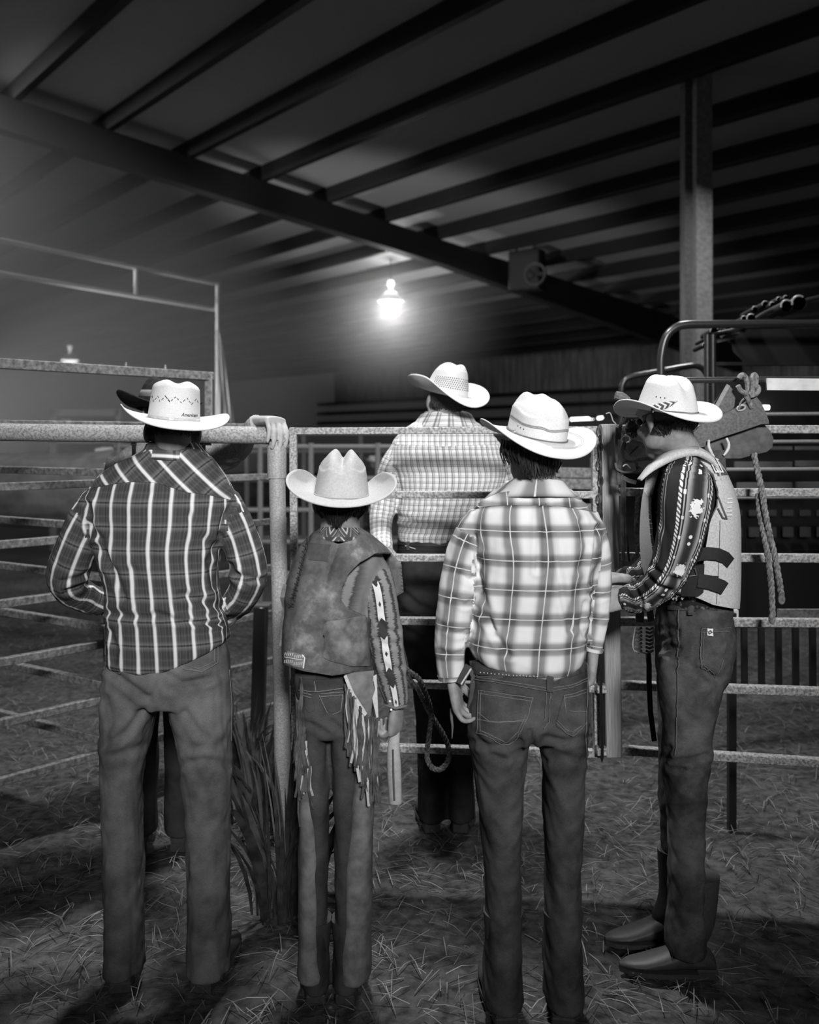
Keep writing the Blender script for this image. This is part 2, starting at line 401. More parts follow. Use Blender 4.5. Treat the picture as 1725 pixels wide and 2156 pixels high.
def person(Y, feet_px, label, lofts, tubes, head, neck, hands, mat_skin, eye, group=None, s=1.0, voxel=.0085, name='person'):
    """the continuous body; clothing and hair become its children"""
    mb = MB()
    for l, g in lofts: l.grow = l.gd = g; l.mesh(mb, 28); l.grow = l.gd = 1.0
    for l, g in tubes: l.grow = g; l.mesh(mb, 14); l.grow = 1.0
    c, R = head; head_shapes(mb, c, R, s); mb.tube([Vector(c)+R @ Vector((0, -.028*s, -.045*s)), (Vector(c)+Vector(neck))/2+R @ Vector((0, -.012, -.02))*s, neck], [.057*s, .058*s, .064*s], 18, True, res=10)
    V, Fc, N = remesh(mb, voxel, 6); V = V.tolist(); Fc = list(Fc); mi = [0]*len(Fc)
    for kw in hands:
        h = MB(); hand_shapes(h, **kw); v, f, n_ = remesh(h, .0034, 3); b = len(V); V += v.tolist(); Fc += [tuple(i+b for i in q) for q in f]; mi += [0]*len(f)
    for q in (-1, 1):
        h = MB(); h.ell(Vector(c)+R @ (Vector((q*.031, .083, .008))*s), [.0115*s]*3, None, 12, 8); b = len(V); V += h.v; Fc += [tuple(i+b for i in g) for g in h.f]; mi += [1]*len(h.f)
    o = link(name, V, Fc, [mat_skin, eye], None, True, mi=mi, org=feet_px)
    return tag(o, label, 'person', group)
class Hat:
    """cowboy hat: crown, crease and curled brim in one sheet"""
    def __init__(s, c, R, a=.077, b=.1, h=.12, ta=.86, tb=.88, cd=.018, cw=.3, dd=.012, edge=.12, slope=0.0, bs=.09, bf=.085,
                 curl=(80, 80), p=2.0, q=1.0, dip=.0, ex=2.2, peak=0.0, fw=0.0, back=0.0):
        s.__dict__.update(locals()); s.c = Vector(c)
    def top(s, u, v):
        r = min(1.0, math.hypot(u, v)); h = s.h*(1+s.slope*v)-s.edge*s.h*r**5
        h -= s.cd*math.exp(-(u/s.cw)**2)*(1 if v > -.55 else max(.25, 1-(-.55-v)*1.6))
        h -= s.dd*(math.exp(-(((abs(u)-.66)/.22)**2+((v-.42)/.38)**2)))
        return h+s.peak*math.exp(-((abs(u)-.45)/.22)**2)
    def side(s, t, k):
        """point of the crown wall: angle t, height share k"""
        ct, st = math.cos(t), math.sin(t); x, y = math.copysign(abs(ct)**(2/s.ex), ct), math.copysign(abs(st)**(2/s.ex), st)
        m = k**1.3; rr = 1.0 if k < .93 else 1-.06*((k-.93)/.07)**2
        return Vector((s.a*(1-(1-s.ta)*m)*x*rr, s.b*(1-(1-s.tb)*m)*y*rr, s.top(x*.97, y*.97)*k))
    def world(s, p): return s.c+s.R @ Vector(p)
    def brim(s, t, e):
        ct, st = math.cos(t), math.sin(t); o = s.side(t, 0); w = s.bs*ct*ct+s.bf*st*st; A = math.radians(s.curl[0] if ct < 0 else s.curl[1])*abs(math.cos(t-(s.fw if ct > 0 else -s.fw)*abs(ct)))**s.p
        n = 10; r = z = 0
        for i in range(n):
            g = A*((i+.5)/n*e)**s.q; r += math.cos(g)*w*e/n; z += math.sin(g)*w*e/n
        d = Vector((ct*1.0, st*.9, 0)).normalized(); return o+d*r+Vector((0, 0, z-(s.dip if st > 0 else s.back)*st*st*e*e))
    def build(s, parent, mats, name='hat', n=80):
        V = []; rows = 0
        for i in range(1, 9):
            r = i/8*.94
            for j in range(n):
                t = 2*math.pi*j/n; ct, st = math.cos(t), math.sin(t); x, y = math.copysign(abs(ct)**(2/s.ex), ct), math.copysign(abs(st)**(2/s.ex), st)
                V.append(s.world((s.a*s.ta*x*r, s.b*s.tb*y*r, s.top(x*r, y*r))))
            rows += 1
        for k in (.985, .96, .92, .84, .7, .55, .4, .25, .12, .05, 0):
            V += [s.world(s.side(2*math.pi*j/n, k)) for j in range(n)]; rows += 1
        for i in range(1, 13):
            V += [s.world(s.brim(2*math.pi*j/n, i/12)) for j in range(n)]; rows += 1
        Fc = [(i*n+j, i*n+(j+1) % n, (i+1)*n+(j+1) % n, (i+1)*n+j) for i in range(rows-1) for j in range(n)]
        V.append(s.world((0, 0, s.top(0, 0)))); Fc += [(len(V)-1, (j+1) % n, j) for j in range(n)]
        o = link(name, V, [tuple(reversed(f)) for f in Fc], mats, parent, True)
        m = o.modifiers.new('thick', 'SOLIDIFY'); m.thickness = .0035; m.offset = 0
        s.o = o; s.surf = Surf(V, Fc); return o
    def band(s, name, mat, k0, k1, off=.0025, parent=None, t0=0, t1=2*math.pi, n=72):
        V = []; closed = abs(t1-t0-2*math.pi) < 1e-3
        for j in range(n):
            t = t0+(t1-t0)*j/(n if closed else n-1)
            for k, of in ((k0, 0), (k0, off), (k1, off), (k1, 0)):
                p = s.side(t, k); d = Vector((p.x/s.a, p.y/s.b, 0)).normalized(); V.append(s.world(p+d*of))
        Fc = [(j*4+i, ((j+1) % n)*4+i, ((j+1) % n)*4+i+1, j*4+i+1) for j in range(n if closed else n-1) for i in range(3)]
        return link(name, V, Fc, mat, parent or s.o, True)
def hair_shell(parent, c, R, mat, s=1.0, zlo=-.075, zhi=.075, strands=160, slen=.03, seed=3, front=.03, r=.0011, mess=.35, name='hair', ex=(1.06, 1.05, 1.05)):
    """hair: a cap over the back and sides of the skull with strands along its lower edge"""
    rg = random.Random(seed); mb = MB(); c = Vector(c); nu, nv = 36, 14; V = []
    def P(a, z, k=1.0):
        rz = math.sqrt(max(.02, 1-((z-.02)/.105)**2)); nk = 1-.3*max(0, (-z-.035)/.06)
        return c+R @ (Vector((.076*ex[0]*rz*nk*math.sin(a)*k, -.012-.098*ex[1]*rz*nk*math.cos(a)*k, z))*s)
    for i in range(nv):
        for j in range(nu):
            a = -2.0+4.0*j/(nu-1); lo = zlo*(1-.75*min(1, max(0, (abs(a)-1.0)/.8))); V.append(P(a, zhi+(lo-zhi)*i/(nv-1), 1.0+.012*math.sin(j*2.1+i)))
    Fc = [(i*nu+j, i*nu+j+1, (i+1)*nu+j+1, (i+1)*nu+j) for i in range(nv-1) for j in range(nu-1)]; mb.add(V, Fc)
    for _ in range(strands):
        a = rg.uniform(-1.9, 1.9); lo = zlo*(1-.75*min(1, max(0, (abs(a)-1.0)/.8))); z = rg.uniform(lo, lo*.3+zhi*.3); L = slen*rg.uniform(.5, 1.2); p = P(a, z, 1.03); pts = [p]; x = rg.uniform(-mess, mess); o = rg.uniform(-.1, .35)*mess
        for k in range(1, 5):
            q = P(a+x*k/4*.5, max(-.1, z-L/s*k/4), 1.03+o*k/4+.02*math.sin(k+a*9)); q.z = min(q.z, pts[-1].z-L/8) if mess < 1 else q.z; pts.append(q)
        mb.tube(pts, [r, r*1.2, r, r*.8, r*.3], 4, True)
    o = mb.build(name, mat, parent); m = o.modifiers.new('thick', 'SOLIDIFY'); m.thickness = .004; m.offset = 1; o.modifiers.remove(m); return o
def boot(parent, p, yaw, mat, s=1.0, shaft=.3):
    """western boot: shaft, foot, heel and sole at ankle position p (floor z=0)"""
    R = rot(yaw); b = Vector((p[0], p[1], 0)); mb = MB()
    rows = [(0, .0, .05, .042, .055), (0, .02, .09, .04, .05), (0, -.005, .16, .046, .052), (0, -.01, shaft, .055, .062)]
    V = []; n = 18
    for (x, y, z, a, d) in catmull(rows, 10):
        for j in range(n):
            t = 2*math.pi*j/n; V.append(b+R @ (Vector((x+a*math.cos(t), y+d*math.sin(t), z))*s))
    mb.add(V, [(i*n+j, i*n+(j+1) % n, (i+1)*n+(j+1) % n, (i+1)*n+j) for i in range(9) for j in range(n)]+[tuple(9*n+j for j in range(n))])
    F_ = [(-.055, .03, .028, .06), (-.03, .038, .03, .09), (.03, .042, .028, .1), (.09, .045, .026, .075), (.15, .042, .022, .055), (.2, .028, .018, .045), (.225, .008, .012, .035)]
    V = []
    for (y, a, lo, hi) in catmull([(q[0], q[1], .022, q[3]) for q in F_], 14):
        for j in range(n):
            t = 2*math.pi*j/n; V.append(b+R @ (Vector((a*math.cos(t), y, (lo+hi)/2+(hi-lo)/2*math.sin(t)))*s))
    mb.add(V, [(i*n+j, (i+1)*n+j, (i+1)*n+(j+1) % n, i*n+(j+1) % n) for i in range(13) for j in range(n)]+[tuple(range(n)), tuple(reversed([13*n+j for j in range(n)]))])
    o = mb.build('boot', mat, parent); so = MB(); ol = [(a*1.05, y) for (y, a, _, _) in F_[2:]]; ol = [(.045, .0)]+ol; poly = ol+[(-a, y) for a, y in reversed(ol)]
    so.prism([b+R @ (Vector((x, y, .012))*s) for x, y in poly], (0, 0, .014*s)); so.box(b+R @ (Vector((0, -.028, .016))*s), (.032*s, .032*s, .016*s), R, .004*s); so.build('sole', mat, o, False); return o
# ------------------------------------------------------------------ materials shared by the setting
M_DIRT, nt, b = newmat('dirt', .95, .1)
n1 = noise(nt, 1.3, 5); n2 = noise(nt, 26, 6); o_ = math_(nt, 'MULTIPLY', ramp(nt, n1, [(.3, .55), (.7, 1.3)]), ramp(nt, n2, [(.3, .03), (.62, .1)]))
cc = nd(nt, 'ShaderNodeCombineColor'); [nt.links.new(o_, cc.inputs[i]) for i in range(3)]; nt.links.new(cc.outputs[0], b.inputs['Base Color']); bump(nt, b, n2, .8, .02)
M_STRAW = speck('straw_stalks', .08, .3, 8, .8, .2, 0)
M_ROOF = plain('roof_sheet', .42, .6); M_PURLIN = plain('purlin_steel', .02, .6); M_SHEET = speck('wall_sheet', .14, .3, 3, .6, .3, 0, stretch=(4, 4, .5))
M_BEAM = plain('beam_steel', .05, .6); M_COLUMN = speck('column_paint', .10, .17, 30, .5); M_COLUMN2 = speck('column_flange', .24, .36, 30, .5)
M_GALV = speck('galvanised', .13, .42, 120, .5, .5, .25, .5, .13); M_PIPE = speck('rusty_pipe', .15, .36, 150, .55, .4, .25, .47, .12)
M_PIPE2 = speck('scuffed_post', .2, .4, 200, .55, .4, .2, .5, .2); M_OLDBAR = speck('old_bar', .09, .24, 60, .6, .35, .2)
M_BLACK = plain('black_paint', .012, .35, .5); M_BLACKTUBE = plain('black_tube', .03, .28, .6); M_DARKSHEET = plain('dark_sheet', .012, .7)
M_WHITE = speck('white_board', .55, .72, 20, .7); M_FAR = plain('far_rail', .16, .6); M_FARFRAME = plain('pale_frame', .6, .7)
M_LAMP = emit('lamp_glow', .9, 7); M_REFL2 = emit('spun_reflector', .5, .12); M_TUBE = emit('tube_glow', .9, 5); M_REFL = plain('reflector', .6, .3, .5)
D1 = np.array([-.648, .762]); D2 = np.array([.762, .648])
def roof_z(t): return 5-.1*(t-10.75)
def P2(s, t, z): q = s*D1+t*D2; return Vector((q[0], q[1], z))
# floor
mb = MB(); nx, ny = 60, 60; xs = np.linspace(-16, 16, nx); ys = np.concatenate([np.linspace(-3, 8, 40), np.linspace(8.5, 44, 20)])
G = np.array([(x, y, 0) for y in ys for x in xs]); G[:, 2] = .012*noise3(G, .7, 4, 3)-.012
G[:, 0] *= 1+np.maximum(0, G[:, 1])*.045
mb.add(G, [(j*nx+i, j*nx+i+1, (j+1)*nx+i+1, (j+1)*nx+i) for j in range(ny-1) for i in range(nx-1)])
tag(mb.build('floor', M_DIRT), kind='structure')
# ceiling with purlins
T0, T1, S0, S1 = -7.0, 19.4, -16.0, 36.0
mb = MB(); mb.add([P2(S0, T0, roof_z(T0)), P2(S1, T0, roof_z(T0)), P2(S1, T1, roof_z(T1)), P2(S0, T1, roof_z(T1))], [(0, 1, 2, 3)])
mb.add([p+Vector((0, 0, .05)) for p in [P2(S0, T0, roof_z(T0)), P2(S1, T0, roof_z(T0)), P2(S1, T1, roof_z(T1)), P2(S0, T1, roof_z(T1))]], [(3, 2, 1, 0)])
ceil = tag(mb.build('ceiling', M_ROOF, smooth=False), kind='structure')
t = -6.6
while t < 19.2:
    m = MB(); m.bar(P2(S0, t, roof_z(t)-.115), P2(S1, t, roof_z(t)-.115), .09, .21); m.build('purlin', M_PURLIN, ceil, False); t += 1.1
# tapered rafter, exhaust fan, wall skirt
mb = MB(); sR = 10.95
mb.prism([P2(sR-.1, tt, roof_z(tt)-dz) for tt, dz in ((-6, .23), (19.3, .23), (19.3, 1.0), (16, .85), (10, .62), (-6, .62))], Vector((D1[0], D1[1], 0))*.2)
tag(mb.build('rafter_beam', M_BEAM, smooth=False), kind='structure')
wall = empty('wall_back', P2(6, 19.34, 3.5)); tag(wall, kind='structure')
for k in range(22):
    s0 = 5.0+k*1.0; m = MB(); V = []
    for i in range(21):
        ss = s0+i/20*.985; d = .03 if (i % 5) in (2, 3) else 0
        for z in (2.95, roof_z(19.34)-.02): V.append(P2(ss, 19.34-d, z))
    m.add(V, [(2*i, 2*i+2, 2*i+3, 2*i+1) for i in range(20)]); m.build('wall_sheet', M_SHEET, wall, False)
m = MB()
for z in (2.9, 2.55, 2.2): m.bar(P2(4, 19.3, z), P2(28, 19.3, z), .1, .12)
m.build('girt', M_PURLIN, wall, False)
q = at(1116, 572, 15.2); fan = empty('exhaust_fan', (q.x, q.y, q.z), 'dark round exhaust fan in a box hung under the roof beam', 'fan')
m = MB(); m.box(q+Vector((-.02, .2, .05)), (.28, .16, .34), rot(-30), .02); m.build('housing', M_BEAM, fan, False)
RF = rot(-30) @ Matrix.Rotation(math.pi/2, 3, 'X'); qq = q+rot(-30) @ Vector((.1, .0, -.05))
m = MB(); m.lathe([(.15, 0), (.17, .03), (.19, .03), (.19, -.05), (.15, -.05), (.15, 0)], qq, RF, 28); m.build('fan_ring', plain('fan_grey', .16), fan)
m = MB()
for k in range(5):
    a = k*1.2566; m.box(qq+RF @ Vector((.075*math.cos(a), .075*math.sin(a), 0)), (.065, .03, .004), RF @ Matrix.Rotation(a, 3, 'Z') @ Matrix.Rotation(.4, 3, 'X'))
m.build('fan_blade', M_BEAM, fan, False)
m = MB(); m.tube([q+Vector((-.2, .2, .35)), q+Vector((-.2, .2, 1.2))], .03, 8); m.tube([q+Vector((.1, .2, .35)), q+Vector((.1, .2, 1.2))], .03, 8); m.build('hanger', M_COLUMN, fan)
# steel column right
m = MB(); m.cur = 0
a0 = at(1456, 925, 8.9); a1 = at(1488, 925, 8.75)
m.box((a0.x+.01, 8.98, 2.65), (.072, .08, 2.65)); m.cur = 1; m.box((a1.x-.01, 8.86, 2.65), (.078, .08, 2.65))
tag(m.build('column', [M_COLUMN, M_COLUMN2], smooth=False), kind='structure')
# lamps
def high_bay(loc, D, power, label, ztop, glow):
    r = empty('high_bay_lamp', loc, label, 'lamp', None); L = Vector(loc); m = MB()
    m.lathe([(D*.12, D*.34), (D*.2, D*.3), (D*.33, D*.18), (D*.47, .02), (D*.5, -.02), (D*.48, -.03), (D*.3, D*.16), (D*.1, D*.3)], L, None, 28); m.build('reflector', M_REFL2, r)
    m = MB(); m.ell(L+Vector((0, 0, -.01)), (D*.46, D*.46, D*.17)); m.build('bulb', M_LAMP, r)
    m = MB(); m.lathe([(0, D*.76), (D*.1, D*.74), (D*.13, D*.64), (D*.1, D*.54), (D*.06, D*.5), (D*.05, D*.3)], L, None, 20); m.build('ballast_cap', M_LAMP2, r)
    m = MB(); m.tube([L+Vector((0, 0, D*.6)), (L.x, L.y, ztop)], .012, 6); m.build('cord', M_BLACK, r)
    l = bpy.data.lights.new('lamp_light', 'POINT' if glow else 'SPOT'); l.energy = power; l.shadow_soft_size = .14
    if not glow: l.spot_size = 2.6; l.spot_blend = .4
    o = bpy.data.objects.new('lamp_light', l); COL.objects.link(o); o.location = (0, 0, -.16); o.parent = r
    if glow:
        l = bpy.data.lights.new('lamp_uplight', 'POINT'); l.energy = power*.5; l.shadow_soft_size = .08; o = bpy.data.objects.new('lamp_uplight', l); COL.objects.link(o); o.location = (0, 0, D*.45); o.parent = r
M_LAMP2 = emit('lit_reflector', .8, 2.2)
L1 = at(823, 632, 17); high_bay(tuple(L1), .5, 120, 'bright high bay lamp glowing under the roof above the man in the check shirt', roof_z(10.75), 1)
L2 = at(147, 757, 28); high_bay(tuple(L2), .58, 500, 'smaller distant high bay lamp low at the left above the fence', 5.1, 0)
# fluorescent tubes under the wall skirt
for (x0, x1, y0, YT, lab) in ((1202, 1250, 882, 24.1, 'long white fluorescent tube in the dark beyond the ombre plaid man'), (1259, 1269, 880, 23.62, 'short white fluorescent tube end beside the longer tube')):
    a, b2 = at(x0, y0+1, YT), at(x1, y0-1, YT); r = empty('fluorescent_tube', tuple((a+b2)/2), lab, 'lamp')
    m = MB(); m.tube([a, b2], .032, 10); m.build('glass_tube', M_TUBE, r); m = MB(); m.bar(a+Vector((0, .06, .08)), b2+Vector((0, .06, .08)), .1, .06); m.build('fixture', M_BEAM, r, False)
    m = MB(); m.tube([(a+b2)/2+Vector((0, .06, .1)), (a+b2)/2+Vector((0, .25, .72))], .012, 5); m.build('hanger', M_BEAM, r)
# straw on the ground
def straw(name, n, box, seed, lab):
    rg = np.random.default_rng(seed); V = []; Fc = []
    for i in range(n):
        y = rg.uniform(box[2], box[3]); x = rg.uniform(box[0], box[1])*(.55+y*.16); a = rg.uniform(0, 6.28); L = rg.uniform(.03, .13)*.5; w = rg.uniform(.0008, .0018); z = rg.uniform(.001, .02)
        d = np.array([math.cos(a), math.sin(a), rg.normal()*.18]); e = np.array([-d[1], d[0], 0])*w; c = np.array([x, y, z]); k = len(V); bend = np.array([0, 0, rg.uniform(0, .012)])
        V += [c-d*L-e, c-d*L+e, c+e+bend, c-e+bend, c+d*L+e*.5, c+d*L-e*.5]; Fc += [(k, k+1, k+2, k+3), (k+3, k+2, k+4, k+5)]
    V = np.array(V); V[:, 2] = np.maximum(V[:, 2], .0015); o = link(name, V, Fc, M_STRAW, None, False); tag(o, lab, 'straw', kind='stuff')
straw('straw', 22000, (-3.2, 3.2, 1.6, 9.5), 5, 'loose straw and stalks strewn over the dirt arena floor')
# dust haze hanging over the arena, thinning smoothly to nothing at the edge of each cloud
def haze(name, c, r, dens, lab, an=.4, pw=1.0):
    m = bpy.data.materials.new('dust'); m.use_nodes = True; nt = m.node_tree; nt.nodes.clear(); o = nd(nt, 'ShaderNodeOutputMaterial'); v = nd(nt, 'ShaderNodeVolumeScatter')
    tc = nd(nt, 'ShaderNodeTexCoord'); le = nd(nt, 'ShaderNodeVectorMath', operation='LENGTH'); nt.links.new(tc.outputs['Object'], le.inputs[0])
    k = math_(nt, 'MAXIMUM', math_(nt, 'SUBTRACT', 1.0, math_(nt, 'POWER', le.outputs['Value'], 2)), 0.0); k = math_(nt, 'POWER', k, pw); nt.links.new(math_(nt, 'MULTIPLY', k, dens), v.inputs['Density'])
    v.inputs['Anisotropy'].default_value = an; v.inputs['Color'].default_value = grey(.95); nt.links.new(v.outputs[0], o.inputs['Volume'])
    mb = MB(); mb.ell((0, 0, 0), (1, 1, 1), None, 32, 20); o = link(name, mb.v, mb.f, m); o.location = c; o.scale = r; tag(o, lab, 'dust', kind='stuff'); return o
haze('dust_haze', (-7.5, 13.5, 2.8), (6.4, 9.5, 3.5), .2, 'drifting dust lit by the lamps over the left of the arena')
haze('dust_haze', (-.36, 16.6, 3.6), (2.6, 3.6, 1.7), .16, 'glowing dust around the bright high bay lamp', .4, 2.0)
# ------------------------------------------------------------------ fences and gates
def lerp(a, b, t): return a+(b-a)*t
# heavy pipe fence, left
YP = 3.1; fe = empty('pipe_fence', tuple(at(590, 1906, YP)), 'rusty round pipe fence rail and corner post on the left, beside the gate', 'fence')
m = MB(); m.tube([at(-60, 909, YP), at(250, 913, YP), at(560, 917, YP), at(584, 921, YP), at(595, 934, YP)], 18.5/F*YP, 20, True, 60); m.build('rail', M_PIPE, fe)
m = MB(); m.tube([at(582, 930, YP), at(585, 1080, YP), at(592, 1400, YP), at(600, 1916, YP)], [17.5/F*YP]*4, 20, True, 20); m.build('post', M_PIPE2, fe)
m = MB(); m.lathe([(.028, -.055), (.033, -.055), (.0335, .054), (.031, .058), (.028, .058)], at(583, 973, YP), None, 24); m.build('post_sleeve', M_PIPE2, fe)
for x in (1, 0): 
    q = at(427 if x else 280, 938, YP); m = MB(); m.box(q+Vector((0, .01, .006)), (.026 if x else .008, .008, .006)); m.box(q+Vector((0, .012, -.02)), (.006, .006, .03)); m.build('bracket', M_BLACK, fe, False)
# centre gate
GY = lambda x: lerp(3.28, 3.20, (x-618)/640.)
def rail(px0, y0, px1, y1, hpx, mat, parent, name='rail', Yf=GY, wd=.035):
    a, b_ = at(px0, y0, Yf(px0)), at(px1, y1, Yf(px1)); m = MB(); m.bar(a, b_, wd, hpx/F*Yf(px0), bev=.003); return m.build(name, mat, parent)
ga = empty('centre_gate', tuple(at(618, 1590, GY(618))), 'galvanised six rail gate in the middle with the check shirt man behind it', 'gate')
for y0, y1 in ((908, 905), (1041, 1042), (1173, 1176), (1305, 1310), (1434, 1449), (1569, 1586)): rail(612, y0, 1258, y1, 15, M_GALV, ga)
for x0, x1 in ((618, 622), (1254, 1258)):
    a, b_ = at(x0, 900, GY(x0)), at(x1, 1593, GY(x1)); m = MB(); m.bar(a, b_, .034, .027, (1, 0, 0), .003); m.build('upright', M_GALV, ga)
m = MB(); m.bar(at(638, 1178, 3.285), at(636, 1590, 3.285), .012, .016, (1, 0, 0)); m.build('brace', M_GALV, ga, False)
# latch post and right panel
RY = lambda x: lerp(3.19, 3.09, (x-1282)/402.)
pa = empty('right_panel', tuple(at(1284, 1590, RY(1284))), 'galvanised six rail panel and thick hinge post on the right behind the vest man', 'fence')
a, b_ = at(1281, 893, RY(1281)), at(1290, 1591, RY(1290)); m = MB(); m.bar(a, b_, .058, .058, (1, 0, 0), .004); m.build('hinge_post', speck('weathered_post', .17, .34, 90, .8, .3, .3, .5, .22, stretch=(3, 3, .12)), pa)
for y0, y1 in ((903, 904), (1036, 1037), (1172, 1175), (1308, 1311), (1442, 1455), (1578, 1603)): rail(1298, y0, 1980, y1+(y1-y0)*.73, 17, M_GALV, pa, Yf=RY)
a, b_ = at(1978, 890, RY(1978)), at(1978, 1680, RY(1978)); m = MB(); m.bar(a, b_, .034, .034, (1, 0, 0), .003); m.build('end_post', M_GALV, pa)
m = MB(); m.tube([at(1263, 1330, 3.15), at(1265, 1450, 3.15), at(1268, 1592, 3.15), at(1268, 1606, 3.15)], [.0075, .0075, .0075, .001], 8); m.build('latch_rod', M_BLACK, pa)
for y in (1449, 1580): m = MB(); m.box(at(1266, y, 3.165), (.018, .02, .014), None, .003); m.build('latch_guide', M_GALV, pa)
m = MB()
for k in range(13):
    q = at(1264+2*math.sin(k*1.3), 905+k*18, 3.16); R_ = Matrix.Rotation(k*1.57, 3, 'Z'); m.tube([q+R_ @ Vector((.006*math.cos(t), 0, .018*math.sin(t))) for t in np.linspace(0, 2*math.pi, 13)], .0025, 5, False)
tag(m.build('chain', plain('chain_dark', .05, .4, .5), pa), kind='stuff')
# left gates A and B meeting behind the plaid man
def lineY(x, X0, Y0, dx): k = (x-CX)/F; t = (k*Y0-X0)/(dx-k); return Y0+t
AY = lambda x: lineY(x, (50-CX)/F*3.58, 3.58, .914)
BY = lambda x: lineY(x, (55-CX)/F*4.1, 4.1, -1.717)
def zpy(z, Y): return HY+(CZ-z)/Y*F
A = empty('left_panel', tuple(at(440, 1640, AY(440))), 'tall dark bar panel receding behind the plaid man on the left', 'fence')
for k, z in enumerate((1.895, 1.66, 1.415, 1.19, .96, .733, .497, .27)):
    x1 = 447 if k == 0 else 600
    a, b_ = at(-60, 0, AY(-60)), at(x1, 0, AY(x1)); a.z = b_.z = z; m = MB(); m.bar(a, b_, .035, .04 if k == 0 else .032, bev=.003); m.build('rail', M_OLDBAR, A)
for x in (440, 592):
    a = at(x, 0, AY(x)); m = MB(); m.bar((a.x, a.y, 1.9 if x == 440 else 1.68), (a.x, a.y, .02), .035, .035, (1, 0, 0), .003); m.build('upright', M_OLDBAR, A)
for x in (348, 265): a = at(x, 0, AY(x)); m = MB(); m.tube([(a.x, a.y, 1.9), (a.x, a.y, 1.935)], .005, 6); m.build('pin', M_GALV, A)
B = empty('corner_panel', tuple(at(225, 1750, BY(225))), 'lower dark bar panel joining the tall panel at a corner on the left', 'fence')
for z in (1.46, 1.229, 1.017, .804, .564, .33):
    a, b_ = at(-120, 0, BY(-120)), at(226, 0, BY(226)-.03); a.z = b_.z = z; m = MB(); m.bar(a, b_, .035, .032, bev=.003); m.build('rail', M_OLDBAR, B)
a = at(230, 0, BY(230)); m = MB(); m.bar((a.x, a.y, 1.5), (a.x, a.y, .02), .04, .04, (1, 0, 0), .003); m.build('upright', M_OLDBAR, B)
# short black post with weeds
bp = empty('black_post', tuple(at(540, 1632, 4.3)), 'short black square post in weeds beside the pipe fence post', 'post')
m = MB(); m.bar(at(550, 1276, 4.3), at(540, 1640, 4.3), .082, .06, (1, 0, 0), .006); m.build('shaft', M_BLACK, bp); m = MB(); m.box(at(550, 1275, 4.3), (.043, .033, .006), None, .002); m.build('cap', plain('post_cap', .08), bp)
M_LEAF = speck('weed_leaf', .012, .045, 20, .7, .3, 0); M_LEAF2 = plain('dry_weed', .1)
def weeds(c, n, seed, h, spread, label):
    rg = random.Random(seed); o = empty('weed_clump', c, label, 'weeds', None); c = Vector(c)
    for k in range(n):
        a = rg.uniform(0, 6.28); r = spread*rg.random(); b0 = c+Vector((math.cos(a)*r, math.sin(a)*r*.6, 0)); L = h*rg.uniform(.45, 1.0); le = rg.uniform(.1, .55)*L; d = Vector((math.cos(a+rg.uniform(-1, 1)), math.sin(a)*.6, 0)); P = []
        for s in range(6): t = s/5; P.append(b0+d*le*t**1.8+Vector((0, 0, L*(t-.35*t*t*(le/L*1.6)))))
        w = rg.uniform(.008, .026)*(1.5 if rg.random() < .4 else .8); m = MB(); m.ribbon(P, [w*.5, w*.9, w, w*.85, w*.5, w*.06], .0012, (rg.uniform(-.6, .6), -1, .3)); m.build('leaf', M_LEAF2 if rg.random() < .15 else M_LEAF, o)
weeds(tuple(at(520, 1632, 4.2)), 90, 2, .42, .22, 'dark weeds at the foot of the short black post')
weeds(tuple(at(600, 1930, 3.0)), 60, 5, .72, .12, 'tall dark weeds growing at the foot of the pipe fence post')
weeds((at(560, 1740, 3.75).x, 3.75, 0), 90, 8, .5, .24, 'leafy weeds between the black post and the boy in the vest')
# pens beyond the gate
def pen(name, x0, x1, Y, zs, xv, label, r=.02, mat=None, Y1_=None):
    o = empty(name, (((x0+x1)/2-CX)/F*Y, Y, 0), label, 'fence'); Yb = Y1_ or Y
    for z in zs:
        a, b_ = at(x0, 0, Y), at(x1, 0, Yb); a.z = b_.z = z; m = MB(); m.tube([a, b_], r, 8); m.build('rail', mat or M_FAR, o)
    for x in xv:
        yy = lerp(Y, Yb, (x-x0)/(x1-x0)); a = at(x, 0, yy); m = MB(); m.tube([(a.x, a.y, 0), (a.x, a.y, max(zs)+.03)], r*1.2, 8); m.build('upright', mat or M_FAR, o)
pen('holding_pen', 240, 1275, 7.4, [.25, .5, .76, 1.02, 1.28, 1.54], [250, 420, 548, 655, 796, 960, 1100, 1268], 'grey rails of the holding pen seen blurred through the centre gate')
pen('far_pen', 300, 1300, 11.0, [.4, .75, 1.1, 1.45, 1.66], [380, 520, 640, 760, 880, 1020, 1180], 'darker rails of the farther pen behind the holding pen', .025, plain('far_pen_rail', .1))
o = empty('plank_screen', tuple(at(1215, 1700, 4.9)), 'weathered plank screen beyond the gate beside the ombre plaid man', 'screen')
for k, (y0, y1) in enumerate(((985, 1006), (1009, 1030), (1060, 1082), (1088, 1110), (1114, 1135))): m = MB(); m.box(at(1215, (y0+y1)/2, 4.9), (.13, .012, (y1-y0)/2/F*4.9), rot(0, 0, 1), .003); m.build('plank', M_OLDBAR, o)
for x in (1172, 1252): a = at(x, 0, 4.94); m = MB(); m.bar((a.x, a.y, 1.5), (a.x, a.y, 0), .04, .04, (1, 0, 0)); m.build('upright', M_OLDBAR, o, False)
